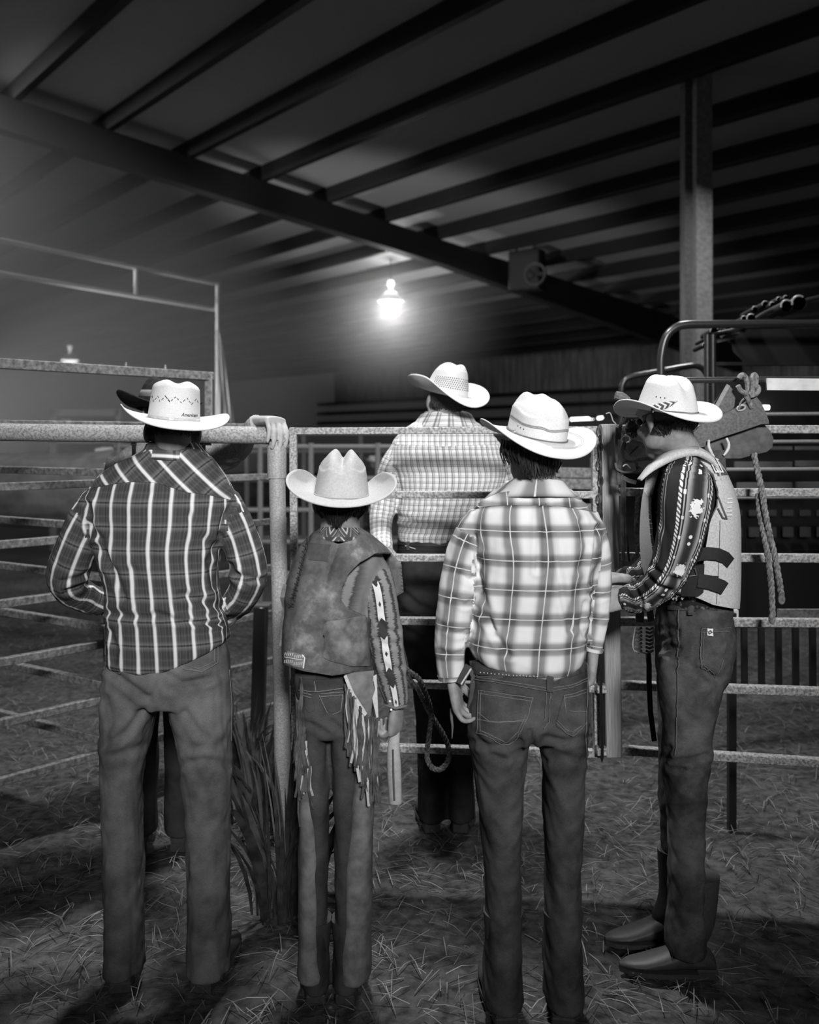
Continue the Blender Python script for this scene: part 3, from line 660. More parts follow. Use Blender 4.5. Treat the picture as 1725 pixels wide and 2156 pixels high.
# overhead pipe frame and flag, far left
OY = lambda x: lineY(x, (458-CX)/F*12, 12.0, .643)
ov = empty('overhead_frame', tuple(at(458, 0, 12.0))[:2]+(0,), 'pale overhead pipe frame over the arena entrance at upper left', 'frame')
for z in (3.665, 3.32):
    a, b_ = at(-200, 0, OY(-200)), at(458, 0, 12.0); a.z = b_.z = z; m = MB(); m.tube([a, b_], .026, 8); m.build('rail', M_FARFRAME, ov)
for x, zt, zb in ((286, 3.665, 3.32), (458, 3.69, 0), (-60, 3.69, 0)):
    a = at(x, 0, OY(x)); m = MB(); m.tube([(a.x, a.y, zt), (a.x, a.y, zb)], .026, 8); m.build('upright', M_FARFRAME, ov)
M_FLAG, nt, b = newmat('striped_flag', .9, .1); uv, u, v = uvsep(nt); cc = nd(nt, 'ShaderNodeCombineColor'); q = ramp(nt, per(nt, u, 1/6.5), [(0, .5), (.5, .5), (.56, .12), (.95, .12), (1, .5)]); [nt.links.new(q, cc.inputs[i]) for i in range(3)]; nt.links.new(cc.outputs[0], b.inputs['Base Color'])
fl = empty('flag', tuple(at(462, 690, 11.9)), 'striped flag hanging limp from a pole at upper left', 'flag'); V = []; uv_ = []
for j in range(20):
    t = j/19; y = 695+200*t; w = 5+33*t**.8
    for i in range(27):
        s = i/26; x = 455+w*s+3*t; V.append(at(x, y+10*s*t, 11.85+.06*math.sin(s*19+t*2)*min(1, t*2))); uv_.append((s*.75+t*.3, t))
Fc = [(j*27+i, j*27+i+1, (j+1)*27+i+1, (j+1)*27+i) for j in range(19) for i in range(26)]
o = link('cloth', V, Fc, M_FLAG, fl, True, [uv_[i] for f in Fc for i in f]); mo = o.modifiers.new('t', 'SOLIDIFY'); mo.thickness = .003
m = MB(); m.tube([at(457, 640, 11.93), at(459, 900, 11.93), (at(460, 0, 11.93).x, 11.93, 0)], .018, 8); m.build('pole', M_FARFRAME, fl)
# announcer stand at far left
M_BOOTH = plain('booth_frame', .22, .7)
bo = empty('announcer_stand', (at(180, 0, 13).x, 13, 0), 'pale framed announcer stand with a dark opening far behind the pipe fence', 'booth')
for x0, x1, y0, y1, n_ in ((108, 252, 862, 876, 'lintel'), (108, 122, 862, 1160, 'frame_post'), (246, 256, 862, 1160, 'frame_post'), (108, 252, 925, 934, 'sill')):
    m = MB(); c = at((x0+x1)/2, (y0+y1)/2, 13); m.box(c, ((x1-x0)/2/F*13, .06, (y1-y0)/2/F*13)); m.build(n_, M_BOOTH, bo, False)
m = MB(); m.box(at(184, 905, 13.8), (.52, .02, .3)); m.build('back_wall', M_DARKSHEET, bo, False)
m = MB(); m.box(at(184, 1045, 13.05), (.48, .02, .78)); m.build('front_panel', plain('stand_panel', .06), bo, False)
# bucking chute on the right
chu = empty('bucking_chute', (at(1600, 0, 4.6).x, 4.6, 0), 'black tube frame bucking chute with dark sheet panels on the right', 'chute'); YC = 4.6; pc = lambda x, y, d=0.0: at(x, y, YC+d)
m = MB(); m.tube([pc(1392, 1300), pc(1392, 900), pc(1392, 790), pc(1393, 750), pc(1402, 712), pc(1420, 692), pc(1446, 684), pc(1500, 683), pc(1600, 682), pc(1800, 681)], .021, 12, True, 90); m.build('arch_tube', M_BLACKTUBE, chu)
m = MB(); m.tube([pc(1309, 1200, .9), pc(1309, 900, .9), pc(1309, 836, .9), pc(1312, 808, .9), pc(1328, 794, .9), pc(1380, 784, .9), pc(1440, 773, .9), pc(1468, 771, .9), pc(1484, 782, .9), pc(1492, 806, .9), pc(1494, 880, .9), pc(1495, 1300, .9)], .018, 10, True, 90); m.build('arch_tube', M_BLACKTUBE, chu)
m = MB(); m.tube([at(1424, 801, 3.06), at(1960, 796, 3.06)], .0105, 12); m.build('top_rail', M_BLACKTUBE, pa)
for x in (1427, 1955): m = MB(); m.tube([at(x, 800, 3.06), at(x, 903, 3.1)], .0105, 10); m.build('riser', M_BLACKTUBE, pa)
m = MB(); m.box(at(1685, 809.5, 3.043), (.113, .005, .02), rot(0, 0, .5)); m.build('white_board', M_WHITE, pa, False)
for x, w in ((1489, .016), (1501, .016)): m = MB(); m.tube([pc(x, 704, .1), pc(x+1, 950, .1), pc(x+1, 1500, .1)], w, 10); m.build('upright', M_BLACKTUBE, chu)
def sheet(pts, d, name='sheet_panel', mat=None): m = MB(); m.prism([pc(x, y, d) for x, y in pts], (0, .01, 0)); m.build(name, mat or M_DARKSHEET, chu, False)
sheet([(1512, 694), (1790, 690), (1790, 770), (1571, 770), (1562, 758), (1545, 742), (1541, 722), (1516, 720)], .25)
sheet([(1506, 762), (1790, 762), (1790, 769), (1506, 769)], .24); sheet([(1506, 803), (1790, 800), (1790, 872), (1506, 876)], .3); sheet([(1506, 876), (1790, 872), (1790, 1312), (1506, 1314)], 1.1)  # lowest, rearmost sheet is dark to stand for the shade inside the chute
m = MB(); m.box(pc(1525, 714, .2), (.045, .02, .012), rot(0, 0, -14), .003); m.build('hinge', plain('worn_steel', .14), chu)
m = MB(); m.box(pc(1536, 707, .2), (.05, .02, .008), rot(0, 0, -14), .003); m.build('hinge', plain('worn_steel', .14), chu)
for x0, x1, y in ((1500, 1790, 872), (1525, 1790, 930), (1525, 1790, 988), (1525, 1790, 1047)): m = MB(); m.tube([pc(x0, y+.5, -.15), pc(x1, y-1, -.15)], .0085, 8); m.build('thin_rail', plain('bright_bar', .3, .35, .5), chu)
for x0, x1, y0, y1 in ((1620, 1667, 940, 947), (1676, 1740, 940, 947), (1548, 1667, 972, 984), (1676, 1740, 970, 982), (1553, 1667, 1016, 1029), (1677, 1740, 1015, 1028)): m = MB(); m.box(pc((x0+x1)/2, (y0+y1)/2, .7), ((x1-x0)/2/F*5.3, .012, (y1-y0)/2/F*5.3)); m.build('slat', plain('dull_slat', .15), chu, False)
for j, (y0, y1) in enumerate(((1074, 1086), (1110, 1130))):
    for k in range(6): x = 1552+k*36; m = MB(); m.box(pc(x, (y0+y1)/2, 1.05), (.03, .01, (y1-y0)/2/F*5.6)); m.build('slat', plain('dim_slat', .06), chu, False)
for k in range(7): x = 1567+k*36; m = MB(); m.bar(pc(x, 1316, -.9), pc(x+1, 1452, -.9), .022, .022, (1, 0, 0)); m.build('bar', M_BLACK, chu, False)
for y in (1316, 1452): m = MB(); m.bar(pc(1540, y, -.9), pc(1840, y, -.9), .024, .02); m.build('bar_rail', M_BLACK, chu, False)
for x in (1541, 1838): m = MB(); m.bar(pc(x, 1290, -.9), (pc(x, 0, -.9).x, YC-.9, 0), .03, .03, (1, 0, 0)); m.build('bar_post', M_BLACK, chu, False)
m = MB(); m.box(pc(1542, 1298, -.88), (.022, .012, .028)); m.build('pale_block', M_WHITE, chu, False); m = MB(); m.box(pc(1700, 1298, -.88), (.12, .012, .03)); m.build('plank_end', M_OLDBAR, chu, False)
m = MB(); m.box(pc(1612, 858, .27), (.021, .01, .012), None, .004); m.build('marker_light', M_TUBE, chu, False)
M_RIMHI = plain('rim_highlight_grey', .4, .4, .5); pe = empty('stacked_pipes', tuple(pc(1600, 690, .5)), 'black pipe ends catching the light above the chute at upper right', 'pipes')
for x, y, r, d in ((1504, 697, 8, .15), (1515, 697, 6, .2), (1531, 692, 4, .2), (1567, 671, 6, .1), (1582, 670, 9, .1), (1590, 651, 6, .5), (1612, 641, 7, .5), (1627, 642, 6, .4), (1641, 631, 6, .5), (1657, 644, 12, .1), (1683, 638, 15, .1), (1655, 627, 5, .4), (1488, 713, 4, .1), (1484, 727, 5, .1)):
    c = pc(x, y, d); rr = r/F*(YC+d); m = MB(); m.tube([c, c+Vector((.06, .35, .01))], rr, 14, False); po_ = m.build('pipe', M_DARKSHEET, pe); m = MB(); m.tube([c+Vector((rr*math.cos(t), -.001, rr*math.sin(t))) for t in np.linspace(1.0, 3.4, 14)], rr*.16, 5, True); m.build('rim_highlight', M_RIMHI, po_)  # pale arc paints a highlight onto the rim of each pipe
m = MB(); m.tube([pc(1500, 705, .15), pc(1560, 690, .2), pc(1620, 655, .3), pc(1700, 632, .3), pc(1790, 610, .3)], .012, 8, True, 20); m.build('carrier_bar', M_BLACKTUBE, pe)
m = MB(); m.tube([pc(1500, 705, .15), pc(1500, 800, .12)], .012, 8); m.build('carrier_leg', M_BLACKTUBE, pe)
# ------------------------------------------------------------------ skin and common cloth
M_SKIN = speck('skin', .2, .28, 40, .6, .3, .05); M_EYE = plain('eye_dark', .02, .3); M_HAIR = speck('dark_hair', .006, .02, 200, .5, .4, 0)
M_BOOT = plain('boot_leather', .05, .5)
def denim(name, lo, hi, sc=5, rough=.9):
    m, nt, b = newmat(name, rough, .12); uv, u, v = uvsep(nt); a = noise(nt, sc, 6, rough=.62); c = ramp(nt, a, [(.36, lo*.9), (.64, hi*1.1)])
    g = noise(nt, 700, 2, vec=uv, stretch=(1, .35, 1)); o = math_(nt, 'MULTIPLY', c, math_(nt, 'ADD', g, .5)); cc = nd(nt, 'ShaderNodeCombineColor')
    [nt.links.new(o, cc.inputs[i]) for i in range(3)]; nt.links.new(cc.outputs[0], b.inputs['Base Color']); bump(nt, b, g, .25, .001); return m
M_STRAWHAT, nt, b = newmat('straw_hat', .75, .25); f = noise(nt, 420, 2); c = ramp(nt, f, [(.3, .5), (.7, .66)]); nt.links.new(c, b.inputs['Base Color']); bump(nt, b, f, .2, .001)
M_STITCH = plain('pale_thread', .2); M_BAND = plain('hat_band_leather', .14); M_MARK = plain('dark_print', .03)
# ------------------------------------------------------------------ P1: man in the dark plaid shirt, left
Y1 = 2.66; g1 = at(365, 925, Y1)
T1r = [(928, 322, 412, .055, -.0), (942, 312, 424, .062), (958, 284, 440, .075), (976, 246, 456, .09), (1000, 212, 476, .105), (1030, 190, 492, .115), (1060, 182, 494, .12), (1100, 190, 486, .125), (1150, 203, 466, .125), (1200, 218, 458, .122), (1260, 225, 463, .12), (1320, 227, 474, .125), (1370, 228, 480, .13), (1398, 229, 481, .13)]
t1 = Loft(Y1, T1r)
a1l = Limb(Y1, [(212, 1048, 0, 38), (182, 1105, 0, 42), (156, 1165, .01, 43), (142, 1212, .03, 42), (152, 1240, .07, 36), (182, 1258, .13, 32), (206, 1270, .18, 28)], start=.06, tw=.3)
a1r = Limb(Y1, [(468, 1050, 0, 36), (496, 1105, 0, 38), (516, 1165, .01, 39), (524, 1212, .02, 38), (514, 1248, .05, 35), (494, 1278, .10, 31), (476, 1310, .14, 26)], start=.06, tw=-.3)
U1 = [(0, .05), (.1, .075), (.16, .05), (.24, .1), (.27, .05), (.36, .045), (.42, .1), (.45, .055), (.53, .05), (.57, .35), (.61, .95), (.72, 1.0), (.76, .35), (.81, .1), (.9, .06), (.93, .12), (.96, .05)]
V1 = [(0, .03), (.26, .04), (.34, .13), (.44, .24), (.47, .01), (.52, .01), (.55, .24), (.64, .13), (.72, .05), (.86, .05), (.93, .1), (.96, .05)]
M_P1 = plaid('dark_plaid', .0505, .067, U1, V1, 'mix', .36, .62, .3)
def hem1(V):
    p = project(V); x = np.clip((p[:, 0]-330)/155, 0, 1); lift = 55*x**1.15/F*Y1; k = np.clip((p[:, 1]-1290)/108, 0, 1); V = V.copy(); V[:, 2] += lift*k*(p[:, 0] > 215); return V
def jeans_rows(Y, rows, ll, rl): return [Loft(Y, rows, 24, 2.3), Loft(Y, ll, 40, 2.2), Loft(Y, rl, 40, 2.2)]
bn = lambda y: y
J1 = jeans_rows(Y1, [(1330, 236, 470, .105), (1370, 230, 478, .118), (1410, 224, 482, .125), (1445, 222, 484, .12), (1475, 226, 482, .11)],
    [(1400, 224, 350, .1), (1450, 221, 345, .105), (1500, 218, 330, .1), (1560, 219, 312, .092), (1624, 216, 302, .085), (1720, 218, 300, .08), (1850, 222, 300, .08), (1990, 222, 300, .085), (2040, 220, 302, .09)],
    [(1400, 350, 482, .1), (1450, 350, 487, .105), (1500, 357, 488, .1), (1560, 372, 486, .092), (1624, 384, 490, .085), (1720, 390, 486, .08), (1850, 394, 482, .08), (1990, 396, 482, .085), (2040, 394, 484, .09)])
H1 = (at(366.0, 883.4, Y1)+rot(20, 3, 4) @ Vector((0, .004, -.03)), rot(16, -4, 2))
p1 = person(Y1, (g1.x, Y1, 0), 'man in dark plaid shirt with white stripes, lettered straw hat, hands in front pockets', [(t1, .84)]+[(l, .82) for l in J1], [(a1l, .7), (a1r, .7)], H1, at(366, 952, Y1)+Vector((0, -.01, 0)),
    [dict(wrist=at(206, 1268, Y1+.17), d=(.35, .75, -.5), n=(.9, 0, .3), w=(0, .5, .8), curl=(.2, .4, .3)), dict(wrist=at(478, 1306, Y1+.13), d=(-.35, .75, -.6), n=(-.9, 0, .3), w=(0, .5, .8), curl=(.2, .4, .3))], M_SKIN, M_EYE, s=.95)
CR1 = [([(205, 1150), (240, 1200), (262, 1262)], 7, .006), ([(188, 1105), (215, 1140), (228, 1190)], 7, .007), ([(465, 1130), (440, 1180), (452, 1235)], 7, .006), ([(382, 1252), (430, 1268), (470, 1280)], 8, .008), ([(330, 1292), (375, 1310), (425, 1322), (465, 1335)], 7, .007), ([(230, 1290), (290, 1300), (350, 1296)], 7, .006),
       ([(318, 1040), (312, 1100), (318, 1180)], 10, .005), ([(128, 1225), (165, 1218), (200, 1200)], 6, .006), ([(140, 1245), (175, 1232), (205, 1222)], 6, .006), ([(500, 1210), (530, 1218), (556, 1222)], 6, .007), ([(485, 1190), (500, 1215), (515, 1232)], 6, .006), ([(184, 1060), (192, 1090), (190, 1130)], 6, .006), ([(492, 1060), (474, 1085), (462, 1125)], 6, .007),
       ([(400, 1090), (420, 1130), (455, 1160)], 9, .004), ([(232, 1330), (245, 1370), (240, 1395)], 6, .005), ([(280, 1200), (300, 1260), (292, 1290)], 9, .004)]
sh1, S1s = cloth('shirt', [t1, a1l, a1r], M_P1, p1, wr=[(.0022, .11, (1, 1, .5)), (.0012, .05, (1, 1, .7))], creases=CR1, seed=11, fn=hem1, shift=[(0, 0), (.01, .02), (.03, .05)])
patch('yoke', S1s, [(188, 1030), (225, 1022), (275, 1015), (325, 1016), (360, 1026), (392, 1037), (430, 1040), (484, 1052)], [(200, 1012), (240, 980), (285, 960), (318, 947), (366, 950), (412, 946), (440, 962), (494, 1040)], plaid('yoke_plaid', .0505, .067, U1, V1, 'mix', .36, .35, .1), sh1, 36, 14, .0025, 1.0, math.radians(46))
mb = MB(); cz = [(938, 317, 420, .06, 0), (918, 326, 412, .052, .004)]
def collar(name, Y, rows, mat, parent, ang=2.5, fold=.022, th=.003, tilt=0.0, uvo=0.0, along=False):
    """standing collar with turned-down leaf"""
    V = []; uv = []; n = 40; prof = []
    (p0, l0, r0, b0, d0), (p1_, l1, r1, b1, d1) = rows
    c0, c1 = at((l0+r0)/2, p0, Y+d0), at((l1+r1)/2, p1_, Y+d1); A0, A1 = (r0-l0)/2/F*Y, (r1-l1)/2/F*Y
    for k, (f, o) in enumerate(((0, 0), (.5, 0), (.95, .001), (1.03, .004), (.95, .008), (.5, .011), (.1, .014), (-.05, .0155))):
        for j in range(n):
            t = -ang+2*ang*j/(n-1); c = c0+(c1-c0)*f; a = A0+(A1-A0)*f+o; b_ = b0+(b1-b0)*f+o
            V.append(c+Vector((a*math.sin(t), -b_*math.cos(t), tilt*math.sin(t)-.02*(1-math.cos(t))*.5))); uv.append((c.z+uvo, t*.055) if along else (t*.055+uvo, c.z))
    Fc = [(k*n+j, k*n+j+1, (k+1)*n+j+1, (k+1)*n+j) for k in range(7) for j in range(n-1)]
    o = link(name, V, Fc, mat, parent, True, [uv[i] for f in Fc for i in f]); m = o.modifiers.new('t', 'SOLIDIFY'); m.thickness = th; return o
collar('collar', Y1, [(966, 306, 428, .072, .0), (934, 317, 413, .058, .004)], M_P1, sh1, tilt=-.006, along=True, uvo=.017)
M_D1 = denim('faded_denim', .08, .15, 7)
CRJ1 = [([(222, 1402), (260, 1435), (308, 1468)], 8, .012), ([(345, 1405), (340, 1440), (315, 1475), (270, 1540), (222, 1570)], 8, .01), ([(352, 1420), (385, 1438), (440, 1432)], 7, .009), ([(360, 1450), (400, 1440), (460, 1420)], 8, .006), ([(390, 1500), (420, 1545), (440, 1556)], 8, .008), ([(225, 1590), (265, 1585), (300, 1570)], 8, .006), ([(385, 1610), (430, 1600), (485, 1612)], 8, .007), ([(222, 1470), (236, 1510), (225, 1550)], 10, .006), ([(405, 1575), (450, 1570), (480, 1555)], 8, .005)]
je1, SJ1 = cloth('jeans', J1, M_D1, p1, .0075, 6, wr=[(.004, .12, (1, 1, .6)), (.002, .05, (1, 1, .8))], creases=[(q, w, d*.7) for q, w, d in CRJ1], seed=21)
po = patch('pocket', SJ1, [(378, 1402), (388, 1410), (425, 1417), (458, 1397)], [(374, 1365), (400, 1360), (440, 1350), (460, 1345)], M_D1, je1, 16, 10, .0025)
mb = MB(); stitch(mb, SJ1, [(376, 1385), (384, 1408), (425, 1415), (456, 1396), (456, 1360)], .0018, .0055); stitch(mb, SJ1, [(384, 1398), (420, 1408), (449, 1392), (450, 1362)], .0015, .0055); mb.build('stitching', M_STITCH, je1)
mb = MB(); stitch(mb, SJ1, [(236, 1412), (255, 1417), (272, 1406)], .0016, .0035); stitch(mb, SJ1, [(482, 1410), (487, 1480), (486, 1560)], .002, .002); mb.build('stitching', M_STITCH, je1)
for (px, dy, yw) in ((260, 0, 8), (438, 0, -10)): q = at(px, 2060, Y1); boot(p1, (q.x, Y1+.0, 0), yw, M_BOOT)
h1 = Hat(at(366.0, 883.4, Y1), rot(20.8, 3.4, 4.0), a=0.0723, b=0.1037, h=0.1096, ta=0.8964, tb=0.8372, cd=0.0055, cw=0.3578, dd=0.0001, edge=0.1238, slope=-0.0134, bs=0.0889, bf=0.115, p=2.6, q=1.3457, dip=-0.0023, back=0.0196, peak=0.0051, curl=(51.4, 44.8), ex=2.3)
hat1 = h1.build(p1, M_STRAWHAT); hair_shell(p1, *H1, M_HAIR, s=.95, zlo=-.014, zhi=.02, strands=320, slen=.016, mess=.25, ex=(1.03,1.03,1))
h1.band('hat_band', plain('straw_band', .5), 0.0, .085)
mb = MB()
zig = [(322, 834), (325, 846), (334, 834), (338, 846), (349, 835), (358, 847), (370, 836), (382, 849), (393, 838), (402, 852), (412, 840), (417, 852)]
stitch(mb, h1.surf, zig, .002, .0026, 1); stitch(mb, h1.surf, [(348, 833), (358, 845)], .002, .0028); mb.build('zigzag_vents', M_MARK, hat1)
def lettering(text, surf, p0, p1_, size, mat, parent, name='lettering', shear=0.0, off=.003, bold=0.0):
    """raised print laid on a surface between two pixels"""
    cu = bpy.data.curves.new('t', 'FONT'); cu.body = text; cu.size = 1; cu.shear = shear; cu.offset = bold; o = bpy.data.objects.new('t', cu); COL.objects.link(o)
    dg = bpy.context.evaluated_depsgraph_get(); dg.update(); me = bpy.data.meshes.new_from_object(o.evaluated_get(dg)); bpy.data.objects.remove(o)
    V = np.array([v.co[:] for v in me.vertices]); Fc = [tuple(p.vertices) for p in me.polygons]; x0, x1 = V[:, 0].min(), V[:, 0].max(); L = math.dist(p0, p1_); k = L/(x1-x0)
    dx, dy = (p1_[0]-p0[0])/L, (p1_[1]-p0[1])/L; out = []
    for x, y, z in V:
        u, v = (x-x0)*k, y*k*size; q = (p0[0]+dx*u+dy*v, p0[1]+dy*u-dx*v); h = surf.hit(q[0], q[1], off); out.append(h[0] if h else (out[-1] if out else Vector((0, 0, 0))))
    return link(name, out, Fc, mat, parent, False)
lettering('American', h1.surf, (381, 876.5), (414, 878), 1.25, M_MARK, hat1, shear=.4, bold=.012)
mb = MB(); q = h1.side(math.radians(-100), .05); mb.box(h1.world(q)+Vector((0, -.004, 0)), (.008, .003, .005), None, .001); mb.build('band_buckle', plain('pale_buckle', .6), hat1, False)
# ------------------------------------------------------------------ P2: boy with leather vest
def colour(nt, b, o):
    cc = nd(nt, 'ShaderNodeCombineColor'); [nt.links.new(o, cc.inputs[i]) for i in range(3)]; nt.links.new(cc.outputs[0], b.inputs['Base Color'])
def between(nt, x, a, c): return math_(nt, 'MULTIPLY', math_(nt, 'GREATER_THAN', x, a), math_(nt, 'LESS_THAN', x, c))
def mixv(nt, a, c, f): return math_(nt, 'ADD', math_(nt, 'MULTIPLY', a, math_(nt, 'SUBTRACT', 1.0, f)), math_(nt, 'MULTIPLY', c, f))
M_KSLEEVE, nt, b = newmat('woven_southwest_sleeve', .9, .15); uv, u, v = uvsep(nt)
jag = noise(nt, 1, 1, vec=uv, stretch=(18, 260, 1)); x = math_(nt, 'ABSOLUTE', u); xj = math_(nt, 'ADD', x, math_(nt, 'MULTIPLY', math_(nt, 'SUBTRACT', jag, .5), .02))
base = ramp(nt, math_(nt, 'MULTIPLY', xj, 8.0), [(0, .03), (.06, .03), (.1, .05), (.13, .22), (.24, .24), (.28, .06), (.33, .05), (.37, .21), (.5, .22), (.55, .05), (.62, .2), (.75, .2), (.8, .05), (1, .17)])
dia = math_(nt, 'ABSOLUTE', math_(nt, 'SUBTRACT', per(nt, v, .142, .2), .5)); st = between(nt, x, -.1, .0085)
ds = math_(nt, 'LESS_THAN', math_(nt, 'ADD', math_(nt, 'MULTIPLY', x, 60), math_(nt, 'MULTIPLY', dia, 3.6)), .22); gap = math_(nt, 'GREATER_THAN', math_(nt, 'ADD', dia, math_(nt, 'MULTIPLY', x, -9)), .28)
w_ = mixv(nt, .62, .04, math_(nt, 'MAXIMUM', ds, gap)); colour(nt, b, mixv(nt, base, w_, st)); weave(nt, b, uv)
M_KSHIRT, nt, b = newmat('woven_southwest_body', .9, .15); uv, u, v = uvsep(nt)
tri = math_(nt, 'ABSOLUTE', math_(nt, 'SUBTRACT', per(nt, u, .034), .5)); tv = per(nt, v, .034); q = math_(nt, 'SUBTRACT', math_(nt, 'MULTIPLY', tri, 2), tv)
colour(nt, b, ramp(nt, math_(nt, 'ADD', math_(nt, 'MULTIPLY', q, .5), .5), [(0, .05), (.3, .05), (.34, .4), (.4, .4), (.44, .06), (.6, .07), (.64, .3), (.7, .05), (1, .16)])); weave(nt, b, uv)
M_KVEST, nt, b = newmat('worn_vest_leather', .75, .3); n1 = noise(nt, 9, 5, rough=.65); n2 = noise(nt, 60, 4); n3 = noise(nt, 3.2, 2)
colour(nt, b, math_(nt, 'MULTIPLY', ramp(nt, n1, [(.36, .055), (.55, .12), (.7, .3)]), math_(nt, 'ADD', math_(nt, 'MULTIPLY', n2, .9), .5))); bump(nt, b, n2, .35, .002)
M_LACE = plain('vest_lacing', .03); M_DENIM2 = denim('boy_denim', .035, .07, 8); M_SUEDE = speck('chap_suede', .12, .22, 25, .95, .1, .1); M_TRIM = plain('pale_trim', .55); M_FRINGE = speck('fringe_leather', .05, .13, 30, .9, .1, 0); M_FRINGE2 = plain('light_fringe', .5)
M_FELT = speck('felt_hat', .4, .47, 160, .95, .08, .1)
Y2 = 2.6; g2 = at(700, 925, Y2)
t2 = Loft(Y2, [(1098, 690, 742, .045), (1112, 676, 756, .055), (1132, 650, 782, .07), (1160, 634, 802, .085), (1200, 626, 806, .095), (1260, 620, 784, .1), (1320, 614, 774, .1), (1375, 618, 762, .092), (1408, 628, 748, .08)])
a2r = Limb(Y2, [(780, 1196, -.0, 34), (796, 1235, -.02, 37), (804, 1290, -.02, 37), (812, 1350, -.02, 36), (822, 1410, -.02, 33), (832, 1455, -.02, 28), (836, 1486, -.02, 23)], start=.03)
a2l = Limb(Y2, [(648, 1196, .02, 32), (634, 1240, .06, 33), (628, 1285, .12, 31), (640, 1318, .2, 28), (668, 1330, .27, 24)], start=.03)
H2 = (at(718.7, 1033.8, Y2)+rot(3, 6, 2) @ Vector((0, .004, -.03)), rot(4, -2, 0))
J2 = jeans_rows(Y2, [(1395, 624, 744, .085), (1430, 624, 746, .09), (1470, 628, 748, .095), (1510, 632, 750, .09), (1540, 636, 750, .08)],
    [(1430, 626, 690, .08), (1500, 634, 690, .082), (1560, 640, 690, .075), (1640, 644, 692, .068), (1760, 646, 692, .06), (1900, 644, 690, .06), (2040, 640, 694, .068), (2070, 640, 694, .07)],
    [(1430, 684, 748, .08), (1500, 692, 752, .082), (1560, 698, 756, .075), (1640, 702, 758, .068), (1760, 704, 756, .06), (1900, 706, 754, .06), (2040, 702, 758, .068), (2070, 702, 758, .07)])
p2 = person(Y2, (g2.x, Y2, 0), 'boy in worn leather vest, southwest pattern sleeves, fringed chaps and grey felt hat', [(t2, .82)]+[(l, .84) for l in J2], [(a2l, .68), (a2r, .68)], H2, at(716, 1112, Y2)+Vector((0, -.005, 0)),
    [dict(wrist=at(836, 1484, Y2-.02), d=(-.06, .05, -1), n=(-.75, .45, 0), w=(.35, .9, 0), curl=(.9, 1.3, .9), s=.86, thumb=(.5, .5)), dict(wrist=at(672, 1330, Y2+.27), d=(.8, .5, .1), n=(0, .2, -1), w=(-.3, .8, 0), s=.85)], M_SKIN, M_EYE, s=.93)
sh2, S2s = cloth('shirt', [t2, a2r, a2l], [M_KSLEEVE, M_KSLEEVE], p2, .006, 5, wr=[(.0025, .09, (1, 1, .6)), (.0012, .04, (1, 1, .7))], seed=31, shift=[(.05, 0), (0, 0), (0, 0)], creases=[([(800, 1310), (815, 1330), (835, 1330)], 6, .005), ([(790, 1345), (812, 1360), (838, 1355)], 6, .004), ([(806, 1400), (825, 1412), (845, 1405)], 6, .004)])
collar('collar', Y2, [(1132, 664, 772, .07, -.008), (1104, 684, 748, .052, 0)], M_KSHIRT, sh2, 2.4)
m = MB(); m.tube(onsurf(S2s, [(814, 1484), (834, 1490), (858, 1484)], .003, 4), .004, 6); m.build('cuff_edge', M_KSHIRT, sh2)
for q in ((822, 1476), (824, 1494)):
    h = S2s.hit(q[0], q[1]) or (at(q[0], q[1], Y2-.06), Vector((0, -1, 0))); m = MB(); m.ell(h[0]+h[1]*.002, (.0035, .002, .0035)); m.build('snap_button', plain('pearl_snap', .8, .2), sh2)
class Cut:
    """open or trim a garment with a pixel outline; edges are pulled onto the outline"""
    def __init__(s, V, Fc): s.V, s.F = V, Fc; s.N = vnormals(V, Fc)
    def poly(s, pts, near=None, front=True):
        P = project(s.V); N = vnormals(s.V, s.F); pts = np.asarray(pts, float); x, y = P[:, 0], P[:, 1]; ins = np.zeros(len(P), bool); j = len(pts)-1
        for i in range(len(pts)):
            c = ((pts[i, 1] > y) != (pts[j, 1] > y)) & (x < (pts[j, 0]-pts[i, 0])*(y-pts[i, 1])/(pts[j, 1]-pts[i, 1]+1e-9)+pts[i, 0]); ins ^= c; j = i
        ok = ins if near is None else ins & (s.V[:, 1] < near)
        if front and near is None: ok = ok & (N[:, 1] < .15)
        keep = [f for f in s.F if not all(ok[i] for i in f)]; bad = set(i for f in s.F if all(ok[k] for k in f) for i in f); bnd = [i for i in set(i for f in keep for i in f) if ok[i]]
        cl = np.vstack([pts, pts[:1]]); V = s.V.copy()
        for i in bnd:
            p = P[i]; best = 1e9
            for a, b_ in zip(cl[:-1], cl[1:]):
                ab = b_-a; t = np.clip(((p-a) @ ab)/(ab @ ab+1e-9), 0, 1); c = a+t*ab; d = np.linalg.norm(p-c)
                if d < best: best, q = d, c
            w = at(q[0], q[1], V[i, 1]); V[i] = (w.x, w.y, w.z)
        s.V, s.F = V, keep; return s
    def build(s, name, mat, parent, th=.006, uv=False):
        used = sorted(set(i for f in s.F for i in f)); mp = {i: k for k, i in enumerate(used)}
        k = len(used); I = s.V[used]; O = I+s.N[used]*th; fs = [tuple(mp[i] for i in f) for f in s.F]; cnt = {}
        for f in fs:
            for i in range(len(f)): cnt[(f[i], f[(i+1) % len(f)])] = 1
        rim = [e for e in cnt if (e[1], e[0]) not in cnt]
        Fa = [tuple(i+k for i in f) for f in fs]+[tuple(reversed(f)) for f in fs]+[(e[1], e[0], e[0]+k, e[1]+k) for e in rim]
        o = link(name, np.vstack([I, O]), Fa, mat, parent, True)
        try: o.data.set_sharp_from_angle(angle=math.radians(60))
        except Exception: pass
        return o
